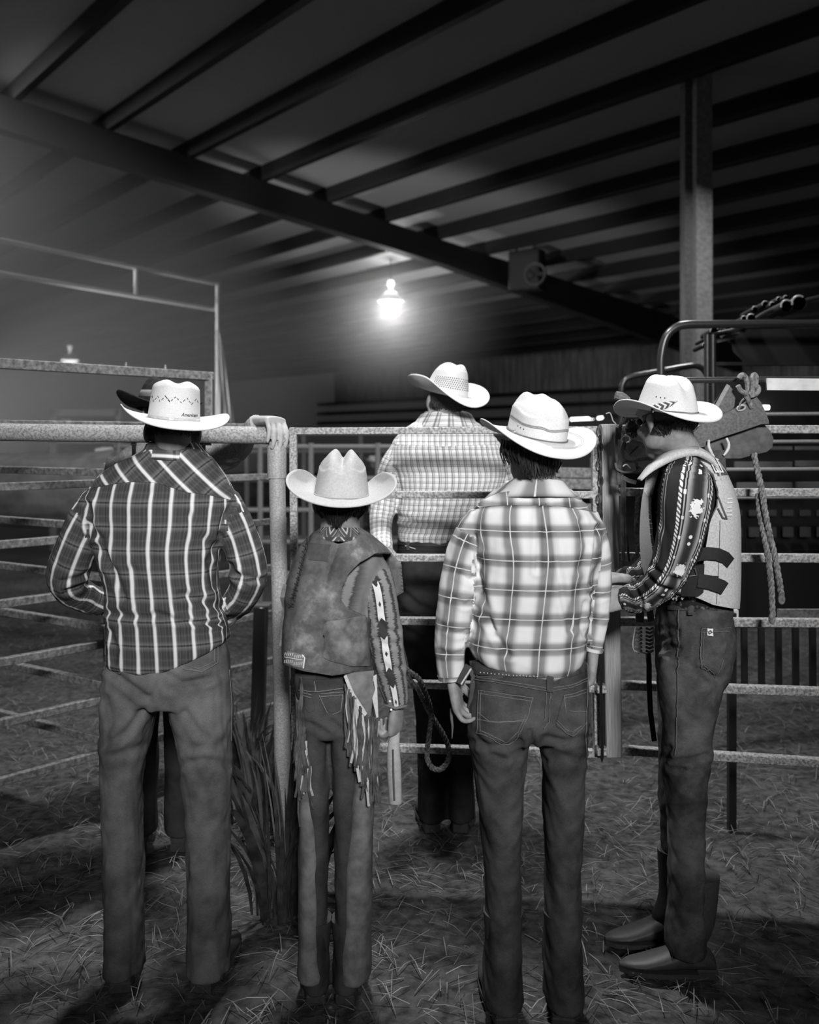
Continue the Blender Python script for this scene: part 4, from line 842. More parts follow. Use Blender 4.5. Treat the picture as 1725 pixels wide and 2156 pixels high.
v2 = Loft(Y2, [(1116, 678, 756, .075), (1130, 656, 778, .09), (1148, 640, 800, .102), (1172, 626, 822, .11), (1200, 616, 826, .115), (1250, 608, 800, .118), (1310, 604, 782, .12), (1370, 601, 776, .12), (1402, 603, 774, .118), (1445, 604, 776, .112)], ex=2.7)
mb = MB(); v2.mesh(mb, 48); V, Fc, N = remesh(mb, .0055, 4)
V = V+N*(.002*noise3(V, .12, 41, 2))[:, None]; V = crease(V, vnormals(V, Fc), [([(654, 1128), (640, 1180), (618, 1260)], 5, .005), ([(712, 1150), (690, 1210), (680, 1260)], 6, .004), ([(685, 1310), (683, 1385)], 4, .004)])
SV2 = Surf(V, Fc); c2 = Cut(V, Fc)
c2.poly([(840, 1168), (812, 1166), (786, 1168), (758, 1184), (734, 1208), (720, 1236), (718, 1262), (730, 1280), (760, 1292), (772, 1300), (800, 1310), (850, 1300)], near=Y2+.06)
c2.poly([(680, 1090), (676, 1132), (690, 1141), (716, 1146), (742, 1140), (754, 1128), (752, 1090)], near=Y2+.2)
c2.poly([(580, 1397), (606, 1400), (640, 1411), (700, 1421), (735, 1415), (775, 1401), (800, 1397), (800, 1480), (580, 1480)], near=Y2+.5)
ve2 = c2.build('vest', M_KVEST, p2, .007)
pk = patch('back_panel', SV2, [(681, 1386), (700, 1391), (735, 1400), (772, 1402)], [(686, 1306), (710, 1304), (740, 1298), (764, 1294)], speck('scuffed_panel', .07, .26, 26, .8, .25, .25, .55, .2, detail=8), ve2, 18, 14, .012)
patch('label_patch', SV2, [(652, 1179), (690, 1182)], [(655, 1146), (698, 1150)], plain('vest_patch', .06), ve2, 10, 8, .0095)
lp = patch('maker_label', SV2, [(606, 1394), (625, 1402), (641, 1404)], [(610, 1369), (630, 1374), (644, 1378)], plain('label_grey', .2), ve2, 12, 8, .0095)
mb = MB()
for (x0, x1, yy, dy) in ((609, 623, 1373, 6), (627, 641, 1377, 6), (608, 622, 1388, 6), (626, 640, 1392, 6)):
    for k in range(5):
        xx = x0+(x1-x0)*k/4; stitch(mb, SV2, [(xx, yy), (xx-1, yy+dy)], .0016, .0125)
stitch(mb, SV2, [(607, 1382), (640, 1388)], .002, .0125); stitch(mb, SV2, [(640, 1377), (645, 1384), (642, 1404)], .004, .0125); o = mb.build('label_print', plain('label_white', .75), lp); tag(o, kind='stuff')
mb = MB()
for k in range(13):
    t = k/12; xa, ya = 649-31*t, 1142+128*t; stitch(mb, SV2, [(xa-5, ya), (xa+5, ya+6)], .004, .0085); stitch(mb, SV2, [(xa+5, ya-1), (xa-4, ya+8)], .004, .0085)
stitch(mb, SV2, [(650, 1138), (618, 1270)], .003, .008); tag(mb.build('side_lacing', M_LACE, ve2), kind='stuff')
m = MB(); m.ribbon([at(604, 1268, Y2-.02), at(600, 1300, Y2-.03), at(597, 1335, Y2-.03), at(594, 1361, Y2-.02)], .017, .004); m.build('side_strap', M_KVEST, ve2)
m = MB(); m.ribbon([at(607, 1232, Y2-.0), at(601, 1258, Y2-.03), at(607, 1282, Y2-.02), at(618, 1286, Y2-.05)], .03, .005); m.build('side_tab', M_KVEST, ve2)
je2, SJ2 = cloth('jeans', J2, M_DENIM2, p2, .0068, 4, wr=[(.003, .09, (1, 1, .6))], seed=33, creases=[([(640, 1520), (665, 1530), (688, 1545)], 6, .005), ([(700, 1520), (715, 1535), (735, 1540)], 6, .005)])
patch('waistband', SJ2, [(632, 1452), (660, 1456), (700, 1452), (742, 1446)], [(632, 1428), (660, 1431), (700, 1430), (742, 1426)], M_DENIM2, je2, 16, 5, .004)
for L_, U_ in (([(645, 1492), (652, 1500), (664, 1494)], [(638, 1455), (650, 1457), (658, 1460)]), ([(684, 1490), (700, 1502), (716, 1494)], [(676, 1458), (698, 1458), (722, 1456)])):
    patch('pocket', SJ2, L_, U_, M_DENIM2, je2, 10, 8, .003)
mb = MB()
for pl in ([(633, 1452), (660, 1456), (700, 1452), (735, 1448)], [(675, 1460), (722, 1457)], [(676, 1466), (721, 1463)], [(638, 1457), (658, 1462)], [(638, 1463), (657, 1468)], [(664, 1434), (666, 1456)], [(672, 1462), (690, 1500)], [(720, 1462), (716, 1495), (700, 1504)]): stitch(mb, SJ2, pl, .0024, .0065)
tag(mb.build('stitching', M_STITCH, je2), kind='stuff')
# chaps with fringe
cl_ = Loft(Y2+.02, [(1440, 622, 652, .05), (1480, 624, 658, .08), (1560, 628, 668, .085), (1640, 630, 676, .085), (1800, 630, 684, .085), (1960, 628, 690, .09), (2040, 626, 694, .095)]); cr_ = Loft(Y2+.015, [(1440, 736, 786, .06), (1490, 742, 792, .085), (1560, 744, 792, .088), (1640, 740, 792, .088), (1800, 726, 786, .085), (1960, 716, 782, .09), (2040, 712, 782, .095)])
ch, SCH = cloth('chaps', [cl_, cr_], M_SUEDE, p2, .0075, 4, wr=[(.003, .12, (1, 1, .5))], seed=35)
yt = Y2-.10
def slab(name, poly, dys, mat, parent, th=.005, org=None):
    """flat cut piece with its own thickness; dys = distance in front of the figure per corner"""
    P = [at(x, y, Y2+d) for (x, y), d in zip(poly, dys)]; m = MB(); m.prism(P, (0, th, 0)); return m.build(name, mat, parent, False, org)
slab('chap_flap', [(724, 1418), (788, 1412), (785, 1436), (789, 1452), (780, 1508), (769, 1505), (745, 1462)], [-.105, -.09, -.09, -.09, -.1, -.1, -.105], M_SUEDE, ch)
slab('flap_trim', [(724, 1424), (730, 1421), (746, 1460), (773, 1502), (769, 1508), (756, 1495), (738, 1462)], [-.112]*7, M_TRIM, ch)
slab('flap_trim', [(786, 1424), (793, 1420), (797, 1510), (793, 1512), (784, 1470), (790, 1452)], [-.1]*6, M_TRIM, ch)
rg = random.Random(9)
def fringe(x0, y0, x1, y1, n, l0, l1, dy, light):
    for k in range(n):
        t = k/(n-1); x = x0+(x1-x0)*t+rg.uniform(-2, 2); y = y0+(y1-y0)*t; L = rg.uniform(l0, l1); d = Y2+dy+rg.uniform(-.012, .012); sw = rg.uniform(-9, 9); w = rg.uniform(.0045, .008)
        pts = [at(x+sw*(s/6)**1.5+3*math.sin(s*1.3+k), y+L*s/6, d) for s in range(7)]; m = MB(); m.ribbon(pts, w, .0018, (rg.uniform(-.5, .5), -1, 0)); m.build('fringe_strand', M_FRINGE2 if rg.random() < light else M_FRINGE, ch)
fringe(634, 1425, 628, 1560, 12, 120, 210, -.075, .12); fringe(636, 1500, 650, 1590, 7, 90, 150, -.08, .2)
fringe(728, 1440, 768, 1508, 20, 110, 170, -.115, .22); fringe(768, 1506, 796, 1512, 17, 100, 190, -.11, .2); fringe(742, 1500, 800, 1560, 16, 80, 140, -.105, .15)
for (px, yw) in ((664, 8), (734, -8)): q = at(px, 2060, Y2); boot(p2, (q.x, Y2, 0), yw, M_BOOT, .88, .26)
hr = hair_shell(p2, *H2, M_HAIR, s=.93, zlo=-.085, zhi=.02, strands=420, slen=.03, mess=.3, r=.0014, ex=(1.04, 1.03, 1)); 
mb = MB(); rg2 = random.Random(3)
for k in range(260):
    x = 672+78*rg2.random(); q_ = max(0, 1-abs(x-710)/42); y0 = 1066; d = H2[0].y-.07-.03*q_**.5+rg2.uniform(-.01, .008); e = 1078+36*q_**.8*rg2.uniform(.7, 1.05); mb.tube([at(x, y0, d+.01), at(x+rg2.uniform(-2, 2), (y0+e)/2, d), at(710+(x-710)*.8+rg2.uniform(-4, 4), e, d+.01)], [.0022, .0024, .0005], 4, True)
tag(mb.build('nape_hair', M_HAIR, hr), kind='stuff')
h2 = Hat(at(719.4, 1041.8, Y2), rot(2.6, 2.5, 2.0), a=0.0765, b=0.102, h=0.115, ta=0.84, tb=0.8608, cd=0.0182, cw=0.1622, dd=0.0184, edge=0.2899, slope=0.1194, bs=0.1018, bf=0.0723, p=1.6, q=0.9474, dip=0.0164, back=0.0158, peak=0.0136, fw=0.5628, curl=(101.0, 99.5), ex=2.3)
hat2 = h2.build(p2, M_FELT); h2.band('hat_band', M_FELT, .0, .07, .003)
gl = empty('leather_roll', tuple(at(830, 1600, Y2-.03)), 'pale rolled leather strip hanging from the hand of the boy in fringed chaps', 'leather strip')
m = MB(); m.tube([at(833, 1535, Y2-.01), at(829, 1575, Y2-.03), at(830, 1620, Y2-.035), at(833, 1690, Y2-.03)], [.013, .018, .021, .019], 14, True, 14, flat=.7); m.build('roll', M_PALE if 'M_PALE' in globals() else plain('pale_leather', .38), gl)
m = MB(); m.tube([at(828, 1578, Y2-.052), at(829, 1630, Y2-.058), at(831, 1685, Y2-.05)], .0025, 5); m.build('seam', plain('roll_seam', .12), gl)
# ------------------------------------------------------------------ P3: man beyond the gate in the fine check shirt
Y3 = 3.72; g3 = at(930, 925, Y3)
t3 = Loft(Y3, [(866, 894, 986, .06), (882, 884, 994, .07), (896, 862, 1012, .085), (914, 840, 1038, .1), (940, 824, 1056, .115), (975, 824, 1064, .125), (1010, 832, 1062, .125), (1060, 837, 1046, .122), (1100, 838, 1028, .12), (1128, 836, 1014, .12), (1142, 842, 1008, .112)])
a3l = Limb(Y3, [(846, 948, 0, 24), (825, 985, 0, 26), (811, 1040, -.01, 26), (803, 1090, -.02, 25), (803, 1130, -.06, 23), (808, 1160, -.12, 20)], start=.05)
a3r = Limb(Y3, [(1042, 948, 0, 24), (1060, 985, 0, 26), (1072, 1040, -.0, 25), (1070, 1090, -.03, 24), (1050, 1130, -.1, 22), (1030, 1160, -.16, 19)], start=.05)
H3 = (at(940.0, 828.8, Y3)+rot(24, 9, 7) @ Vector((0, .004, -.03)), rot(22, 2, 6))
J3 = jeans_rows(Y3, [(1118, 842, 1010, .11), (1150, 838, 1012, .115), (1200, 836, 1010, .125), (1250, 838, 1008, .12), (1290, 842, 1006, .11)],
    [(1240, 838, 925, .1), (1300, 842, 924, .1), (1360, 852, 926, .092), (1430, 866, 932, .085), (1510, 876, 938, .08), (1600, 880, 938, .078), (1720, 880, 940, .085)], [(1240, 920, 1008, .1), (1300, 924, 1006, .1), (1360, 928, 1002, .092), (1430, 936, 1000, .085), (1510, 940, 998, .08), (1600, 942, 998, .078), (1720, 940, 1000, .085)])
M_P3 = plaid('fine_check', .0235, .0225, [(0, .7), (.1, .74), (.3, .74), (.34, .28), (.46, .26), (.5, .6), (.62, .62), (.66, .3), (.72, .32), (.76, .7), (1, .72)], [(0, 1), (.3, 1), (.36, .55), (.5, .5), (.56, .95), (.66, .95), (.7, .6), (.78, .62), (.82, 1), (1, 1)], 'mul', .5, .2, .1)
p3 = person(Y3, (g3.x, Y3, 0), 'man beyond the gate in fine light check shirt and vented straw hat', [(t3, .84)]+[(l, .84) for l in J3], [(a3l, .7), (a3r, .7)], H3, at(938, 884, Y3)+Vector((0, -.01, 0)),
    [dict(wrist=at(808, 1156, Y3-.11), d=(.05, -.8, -.25), n=(0, -.3, -1), w=(.9, .1, 0), curl=(.5, .8, .5)), dict(wrist=at(1030, 1158, Y3-.15), d=(-.05, -.8, -.2), n=(0, -.3, -1), w=(-.9, .1, 0), curl=(.5, .8, .5))], M_SKIN, M_EYE, s=.95)
sh3, S3s = cloth('shirt', [t3, a3l, a3r], M_P3, p3, .0075, 5, wr=[(.003, .12, (1, 1, .5)), (.0015, .05, (1, 1, .7))], seed=43, creases=[([(948, 945), (946, 1000), (950, 1060)], 5, .006), ([(930, 945), (931, 1000), (928, 1050)], 5, .006), ([(838, 1085), (880, 1105), (960, 1112)], 6, .007), ([(845, 1110), (900, 1122), (960, 1120)], 5, .006), ([(832, 990), (842, 1030), (840, 1060)], 5, .006), ([(810, 1085), (825, 1095), (838, 1090)], 5, .005), ([(900, 1065), (940, 1075), (985, 1068)], 6, .004)])
patch('yoke', S3s, [(832, 936), (880, 938), (935, 940), (990, 938), (1050, 936)], [(846, 914), (890, 892), (938, 886), (988, 892), (1040, 914)], plaid('fine_check_yoke', .0225, .0235, [(0, .7), (.3, .74), (.34, .3), (.46, .28), (.5, .66), (.62, .68), (.66, .34), (.72, .36), (.76, .72), (1, .72)], [(0, 1), (.3, 1), (.36, .55), (.5, .5), (.56, .95), (1, 1)], 'mul'), sh3, 28, 10, .003)
collar('collar', Y3, [(898, 872, 1002, .085, 0), (868, 892, 988, .064, .004)], M_P3, sh3, 2.4)
je3, SJ3 = cloth('jeans', J3, denim('dark_denim', .018, .04, 6), p3, .0085, 4, wr=[(.004, .14, (1, 1, .6))], seed=45, creases=[([(845, 1245), (880, 1275), (920, 1290)], 7, .008), ([(850, 1290), (890, 1310), (925, 1318)], 7, .008), ([(858, 1330), (895, 1352), (928, 1358)], 7, .008)])
patch('belt', SJ3, [(838, 1146), (880, 1151), (930, 1150), (985, 1145)], [(838, 1126), (880, 1131), (930, 1130), (985, 1126)], plain('dark_belt', .03, .4), je3, 24, 4, .006)
mb = MB()
for k in range(34):
    h = SJ3.hit(842+k*3.6, 1131.5+2.5*math.sin(k/33*3.14), .009)
    if h: mb.ell(h[0], (.0024, .0018, .0024), None, 6, 4)
tag(mb.build('belt_studs', M_TRIM, je3), kind='stuff')
for x in (862, 944): patch('belt_loop', SJ3, [(x-3, 1158), (x+3, 1158)], [(x-3, 1126), (x+3, 1126)], plain('loop_denim', .06), je3, 3, 5, .01)
m = MB(); stitch(m, SJ3, [(856, 1149), (877, 1156)], .004, .008); m.build('pocket_flash', M_TRIM, je3)
for (px, yw) in ((906, 8), (972, -8)): q = at(px, 1730, Y3); boot(p3, (q.x, Y3, 0), yw, M_BOOT)
hair_shell(p3, *H3, speck('greying_hair', .02, .07, 300, .6, .3, 0), s=.95, zlo=-.045, zhi=.02, strands=260, slen=.014, mess=.3, ex=(1.03, 1.03, 1))
h3 = Hat(at(940.0, 828.8, Y3), rot(24.6, 10.0, 7.2), a=0.0729, b=0.1199, h=0.1247, ta=0.8234, tb=0.65, cd=0.0158, cw=0.3258, dd=0.0086, edge=0.2645, slope=-0.15, bs=0.0876, bf=0.109, p=1.6592, q=0.8368, dip=0.0059, back=0.0248, peak=0.0, curl=(84.9, 85.7), ex=2.3)
hat3 = h3.build(p3, M_STRAWHAT); h3.band('hat_band', plain('straw_band_pale', .6), 0, .08)
mb = MB()
for r in range(6):
    for k in range(26):
        t = math.radians(-175+k*7+(3.5 if r % 2 else 0)); p = h3.side(t, .28+r*.075); d = Vector((p.x/h3.a, p.y/h3.b, .25)).normalized(); R_ = h3.R @ d.to_track_quat('Z', 'Y').to_matrix(); mb.ell(h3.world(p+d*.0022), (.0023, .0028, .0008), R_, 6, 4)
tag(mb.build('vent_holes', M_MARK, hat3), kind='stuff')
# ------------------------------------------------------------------ P4: young man in the ombre plaid shirt
Y4 = 2.5; g4 = at(1120, 925, Y4)
t4 = Loft(Y4, [(1006, 1084, 1176, .055), (1018, 1068, 1190, .065), (1034, 1046, 1206, .08), (1052, 1018, 1226, .095), (1080, 996, 1248, .108), (1120, 990, 1262, .115), (1165, 1000, 1258, .12), (1210, 1004, 1250, .12), (1260, 1000, 1243, .117), (1320, 994, 1238, .115), (1370, 988, 1234, .118), (1402, 988, 1232, .12), (1428, 996, 1226, .112)])
a4l = Limb(Y4, [(1018, 1088, 0, 34), (990, 1135, 0, 38), (972, 1190, 0, 38), (962, 1250, -.01, 39), (955, 1310, -.01, 38), (950, 1365, -.015, 35), (950, 1405, -.02, 31), (952, 1432, -.02, 27)], start=.06, tw=.2)
a4r = Limb(Y4, [(1228, 1088, 0, 34), (1250, 1135, 0, 32), (1260, 1190, .01, 29), (1262, 1250, .02, 25), (1260, 1310, .02, 22), (1254, 1350, .02, 20), (1250, 1374, .02, 18)], start=.06, tw=-.2)
H4 = (at(1130.1, 916.6, Y4)+rot(13, 10, 5) @ Vector((0, .004, -.03)), rot(16, -6, 5))
J4 = jeans_rows(Y4, [(1392, 996, 1236, .105), (1425, 994, 1236, .11), (1470, 989, 1236, .125), (1510, 986, 1236, .128), (1545, 988, 1236, .11)],
    [(1480, 986, 1118, .115), (1530, 985, 1112, .115), (1580, 990, 1108, .105), (1624, 998, 1104, .098), (1720, 1010, 1100, .088), (1860, 1022, 1096, .08), (2000, 1020, 1098, .085), (2100, 1016, 1102, .095)],
    [(1480, 1128, 1236, .115), (1530, 1134, 1236, .115), (1580, 1138, 1232, .105), (1624, 1142, 1230, .098), (1720, 1146, 1228, .088), (1860, 1148, 1222, .08), (2000, 1146, 1224, .085), (2100, 1144, 1230, .095)])
M_P4, nt, b = newmat('ombre_plaid', .9, .15); uv, u, v = uvsep(nt)
fu, fv = per(nt, u, .083, .34), per(nt, v, .078, .12)
O_ = [(0, 1), (.16, 1), (.24, .84), (.3, .52), (.34, .37), (.42, .32), (.58, .32), (.66, .38), (.7, .56), (.78, .85), (.85, 1), (1, 1)]
a_ = ramp(nt, fu, O_); c_ = ramp(nt, fv, [(p, min(1, q*1.12)) for p, q in O_]); o = math_(nt, 'MULTIPLY', math_(nt, 'MULTIPLY', a_, c_), .62)
ln = math_(nt, 'MAXIMUM', between(nt, fu, .485, .515), between(nt, fv, .487, .516)); colour(nt, b, mixv(nt, o, .62, math_(nt, 'MULTIPLY', ln, .85))); weave(nt, b, uv)
p4 = person(Y4, (g4.x, Y4, 0), 'young man in pale ombre plaid shirt tucked in jeans, shaggy hair under white straw hat', [(t4, .84)]+[(l, .84) for l in J4], [(a4l, .72), (a4r, .72)], H4, at(1126, 1018, Y4)+Vector((0, -.005, 0)),
    [dict(wrist=at(953, 1428, Y4-.02), d=(.2, -.05, -1), n=(.9, -.25, .15), w=(.1, .9, 0), curls=[(.9, 1.1, .7), (.8, 1.2, .8), (.75, 1.2, .8), (.35, .9, .6)], s=.92, thumb=(.5, .5)), dict(wrist=at(1249, 1370, Y4+.02), d=(-.12, .02, -1), n=(-1, 0, 0), w=(.1, 1, 0), curl=(.7, 1.1, .7), s=.92)], M_SKIN, M_EYE, s=.93)
CR4 = [([(1000, 1130), (1004, 1180), (1012, 1240)], 5, .008), ([(1258, 1110), (1252, 1170), (1243, 1230)], 5, .008), ([(1138, 1068), (1136, 1130), (1134, 1200)], 6, .007), ([(1160, 1068), (1168, 1150), (1188, 1260), (1200, 1330)], 7, .006), ([(1010, 1180), (1018, 1260), (1040, 1340), (1072, 1398)], 8, .007), ([(1232, 1270), (1225, 1320), (1234, 1350)], 6, .005), ([(1005, 1280), (1030, 1310), (1040, 1330)], 6, .005),
       ([(968, 1210), (990, 1222), (1006, 1205)], 5, .006), ([(955, 1260), (980, 1275), (998, 1262)], 5, .006), ([(935, 1320), (960, 1335), (985, 1330)], 5, .005), ([(928, 1370), (950, 1382), (975, 1372)], 5, .005), ([(1240, 1250), (1258, 1262), (1276, 1255)], 4, .004), ([(1240, 1300), (1258, 1310), (1274, 1302)], 4, .004), ([(1225, 1100), (1238, 1150), (1222, 1200)], 7, .005)]
def hem4(V):
    p = project(V); hy = np.interp(p[:, 0], [975, 988, 1030, 1100, 1170, 1205, 1236], [1377, 1380, 1399, 1411, 1421, 1414, 1394]); k = (p[:, 0] > 978) & (p[:, 0] < 1244) & (p[:, 1] > 1320) & (np.abs(V[:, 1]-Y4) < .2)
    ny = np.where(k, 1320+(p[:, 1]-1320)*(hy-1320)/112.0, p[:, 1]); V = V.copy(); V[:, 2] = np.where(k, CZ-(ny-HY)/F*V[:, 1], V[:, 2]); return V
sh4, S4s = cloth('shirt', [t4, a4l, a4r], M_P4, p4, .0062, 6, fn=hem4, wr=[(.0028, .12, (1, 1, .5)), (.0013, .05, (1, 1, .7))], creases=CR4, seed=51, shift=[(0, 0), (.02, .03), (.05, .01)])
collar('collar', Y4, [(1040, 1050, 1204, .082, -.004), (1008, 1080, 1180, .06, .004)], M_P4, sh4, 2.4, uvo=.02)
patch('yoke', S4s, [(992, 1072), (1040, 1066), (1090, 1064), (1135, 1064), (1180, 1066), (1250, 1078)], [(1012, 1058), (1050, 1040), (1095, 1032), (1135, 1032), (1180, 1036), (1236, 1062)], M_P4, sh4, 30, 10, .0028)
mb = MB(); mb.tube(a4l.P[-3:, :3]+np.array([0, 0, .004]), a4l.P[-3:, 3]*1.02+.002, 18, True); mb.build('cuff', M_P4, sh4)
mb = MB(); mb.tube(a4r.P[-3:, :3]+np.array([0, 0, .004]), a4r.P[-3:, 3]*1.02+.002, 18, True); mb.build('cuff', M_P4, sh4)
for o in sh4.children:
    if o.name.startswith('cuff'):
        l = o.data.uv_layers.new(name='UVMap'); vv = np.array([v.co[:] for v in o.data.vertices]); ix = [i for p in o.data.polygons for i in p.vertices]; l.data.foreach_set('uv', np.array([(vv[i, 0]*1.3, vv[i, 2]) for i in ix], np.float32).ravel())
M_D4 = denim('dark_blue_denim', .035, .08, 9)
je4, SJ4 = cloth('jeans', J4, M_D4, p4, .0068, 5, wr=[(.003, .12, (1, 1, .6)), (.0015, .05, (1, 1, .8))], seed=53, creases=[([(1115, 1540), (1124, 1580), (1122, 1640)], 6, .01), ([(990, 1560), (1040, 1572), (1095, 1560)], 7, .006), ([(1150, 1552), (1190, 1562), (1230, 1552)], 7, .006), ([(1000, 1545), (1030, 1585), (1060, 1600)], 8, .006), ([(1150, 1600), (1180, 1590), (1228, 1600)], 8, .005), ([(1150, 1420), (1148, 1480), (1142, 1535)], 4, .003)])
wl = [(994, 1430), (1040, 1434), (1090, 1443), (1130, 1450), (1158, 1453), (1200, 1446), (1236, 1432)]; wu = [(996, 1408), (1040, 1416), (1090, 1424), (1150, 1429), (1200, 1426), (1236, 1412)]
patch('waistband', SJ4, wl, wu, M_D4, je4, 30, 5, .004)
patch('belt', SJ4, [(998, 1418), (1040, 1423), (1090, 1424), (1150, 1426)], [(996, 1396), (1040, 1406), (1090, 1412), (1150, 1416)], plain('belt_leather', .045, .5), je4, 20, 4, .009)
mb = MB()
for k in range(17):
    h = SJ4.hit(1018+k*7.0, 1416+k*.45, .0125)
    if h: mb.ell(h[0], (.0016, .0012, .0016), None, 6, 4)
tag(mb.build('belt_studs', M_TRIM, je4), kind='stuff')
pA = [(1010, 1450), (1122, 1466), (1116, 1490), (1108, 1516), (1096, 1542), (1066, 1566), (1040, 1560), (1008, 1542), (1009, 1500)]
patch('pocket', SJ4, [(1009, 1505), (1008, 1542), (1040, 1556), (1068, 1567), (1098, 1542), (1110, 1510)], [(1011, 1451), (1040, 1456), (1066, 1460), (1095, 1464), (1122, 1467)], M_D4, je4, 22, 12, .0038)
patch('pocket', SJ4, [(1176, 1500), (1170, 1528), (1188, 1540), (1206, 1547), (1222, 1534), (1230, 1520)], [(1187, 1462), (1205, 1460), (1220, 1456), (1231, 1450)], M_D4, je4, 16, 12, .0038)
mb = MB()
for pl in ([(1011, 1453), (1066, 1462), (1122, 1469)], [(1012, 1460), (1066, 1469), (1120, 1476)], [(1011, 1453), (1009, 1500), (1008, 1542)], [(1016, 1456), (1014, 1500), (1013, 1540)], [(1008, 1542), (1040, 1557), (1068, 1568), (1098, 1543), (1112, 1505), (1122, 1469)], [(1013, 1538), (1042, 1551), (1066, 1560), (1093, 1540), (1106, 1504)], [(1009, 1500), (1032, 1517), (1050, 1519), (1080, 1518), (1108, 1514)], [(1010, 1514), (1050, 1521), (1108, 1517)],
           [(1186, 1464), (1210, 1459), (1231, 1450)], [(1187, 1470), (1210, 1465), (1231, 1457)], [(1186, 1464), (1191, 1500)], [(1170, 1520), (1188, 1541), (1206, 1548), (1222, 1535), (1232, 1520)], [(1172, 1515), (1190, 1535), (1206, 1541), (1222, 1528)], [(1197, 1496), (1215, 1500), (1232, 1500)],
           [(996, 1424), (1040, 1430), (1090, 1438), (1156, 1449), (1200, 1442), (1236, 1427)], [(996, 1430), (1040, 1435), (1090, 1444), (1156, 1455), (1200, 1447), (1236, 1432)], [(1158, 1455), (1157, 1490), (1154, 1520), (1146, 1536)], [(1152, 1456), (1151, 1490), (1148, 1516)], [(1005, 1418), (1010, 1424), (1060, 1425)], [(1234, 1400), (1234, 1470), (1230, 1560), (1236, 1624)]):
    stitch(mb, SJ4, pl, .0015, .0058)
tag(mb.build('stitching', M_STITCH, je4), kind='stuff')
patch('belt_loop', SJ4, [(1154, 1456), (1163, 1456)], [(1153, 1422), (1163, 1422)], M_D4, je4, 4, 6, .011)
for (px, yw) in ((1058, 6), (1186, -8)): q = at(px, 2140, Y4); boot(p4, (q.x, Y4, 0), yw, M_BOOT)
# shaggy hair: base shell plus long locks falling over the collar
hr4 = hair_shell(p4, *H4, M_HAIR, s=.93, zlo=-.07, zhi=.03, strands=200, slen=.05, mess=.5, ex=(1.05, 1.04, 1)); mb = MB(); rg = random.Random(12); mb2 = MB()
for k in range(620):
    u = rg.random(); x0 = 1056+128*u; top = 925+34*u; th = (x0-1120)/66; dep = H4[0].y-.088*math.sqrt(max(.05, 1-min(.98, abs(th))**2))-.012-.012*rg.random(); x1 = 1078+98*u+rg.uniform(-9, 9)-(10 if u < .12 else 0); bot = (975 if u < .25 else 998)+rg.uniform(-18, 10)
    if u > .88: bot = 978+rg.uniform(-15, 20)
    md = ((x0+x1)/2+rg.uniform(-7, 7), (top+bot)/2); cz_ = rg.uniform(-.012, .018)
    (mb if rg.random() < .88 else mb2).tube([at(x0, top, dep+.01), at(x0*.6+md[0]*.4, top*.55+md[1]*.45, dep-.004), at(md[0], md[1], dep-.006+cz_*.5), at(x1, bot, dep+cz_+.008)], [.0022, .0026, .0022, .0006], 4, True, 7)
tag(mb.build('hair_locks', speck('brown_locks', .012, .035, 150, .38, .6, 0), hr4), kind='stuff'); tag(mb2.build('light_locks', plain('paler_hair', .07, .45, .5), hr4), kind='stuff')  # a share of the locks in a paler grey
h4 = Hat(at(1130.1, 916.6, Y4), rot(13.8, 10.9, 5.8), a=0.072, b=0.1093, h=0.1, ta=0.9865, tb=0.864, cd=0.0057, cw=0.3425, dd=0.025, edge=0.2815, slope=0.2, bs=0.0882, bf=0.0694, p=2.3866, q=0.7461, dip=0.0327, back=0.0281, peak=0.0087, curl=(30.0, 39.1), ex=2.3)
hat4 = h4.build(p4, M_STRAWHAT); h4.band('hat_band', plain('brown_band', .12), 0.0, .085, .005)
for k, wv in ((.52, .02), (.585, .02)):
    V = [h4.side(math.radians(-200+4*i), k+wv*math.sin(i*.9)*.35) for i in range(64)]; mb = MB(); mb.tube([h4.world(p+Vector((p.x, p.y, 0)).normalized()*.0012) for p in V], .0021, 5); mb.build('woven_stripe', plain('woven_grey', .22), hat4)
mb = MB()
for k in range(3):
    p = h4.side(math.radians(-166+8*k), .36-.01*k); mb.ell(h4.world(p+Vector((p.x, p.y, 0)).normalized()*.0006), (.0026, .0026, .0026), None, 8, 6)
tag(mb.build('eyelets', M_MARK, hat4), kind='stuff')
mb = MB(); p = h4.side(math.radians(-172), .06); mb.ell(h4.world(p*1.03), (.008, .006, .009)); mb.build('band_concho', plain('concho', .2, .3, .5), hat4)
for e in (.5, .56):
    mb = MB(); mb.tube([h4.world(h4.brim(math.radians(-95+i*4), e)+Vector((0, 0, .0022))) for i in range(38)], .0008, 4); mb.build('brim_stitching', plain('brim_thread', .38), hat4)
# things in his left hand
st = empty('rigging_strap', tuple(at(965, 1440, Y4-.05)), 'dark strap with pale edge held in the left hand of the ombre plaid man', 'strap')
m = MB(); m.ribbon([at(988, 1402, Y4-.045), at(978, 1420, Y4-.055), at(968, 1440, Y4-.058)], .022, .005); m.build('strap_end', plain('black_strap', .03), st)
m = MB(); m.tube([at(992, 1408, Y4-.052), at(982, 1424, Y4-.062), at(971, 1441, Y4-.064)], .0022, 5); m.build('strap_edge', M_TRIM, st)
m = MB(); m.ribbon([at(986, 1405, Y4-.04), at(998, 1424, Y4-.04), at(994, 1470, Y4-.03), at(990, 1490, Y4-.02)], .014, .004); m.build('strap_tail', plain('grey_strap', .06), st)
m = MB(); m.tube([at(950, 1492, Y4-.02), at(951, 1510, Y4-.02), at(953, 1530, Y4-.02), at(952, 1555, Y4-.02)], [.0035, .004, .003, .001], 6, True, 12); m.build('loose_cord', plain('cord_grey', .12), st)
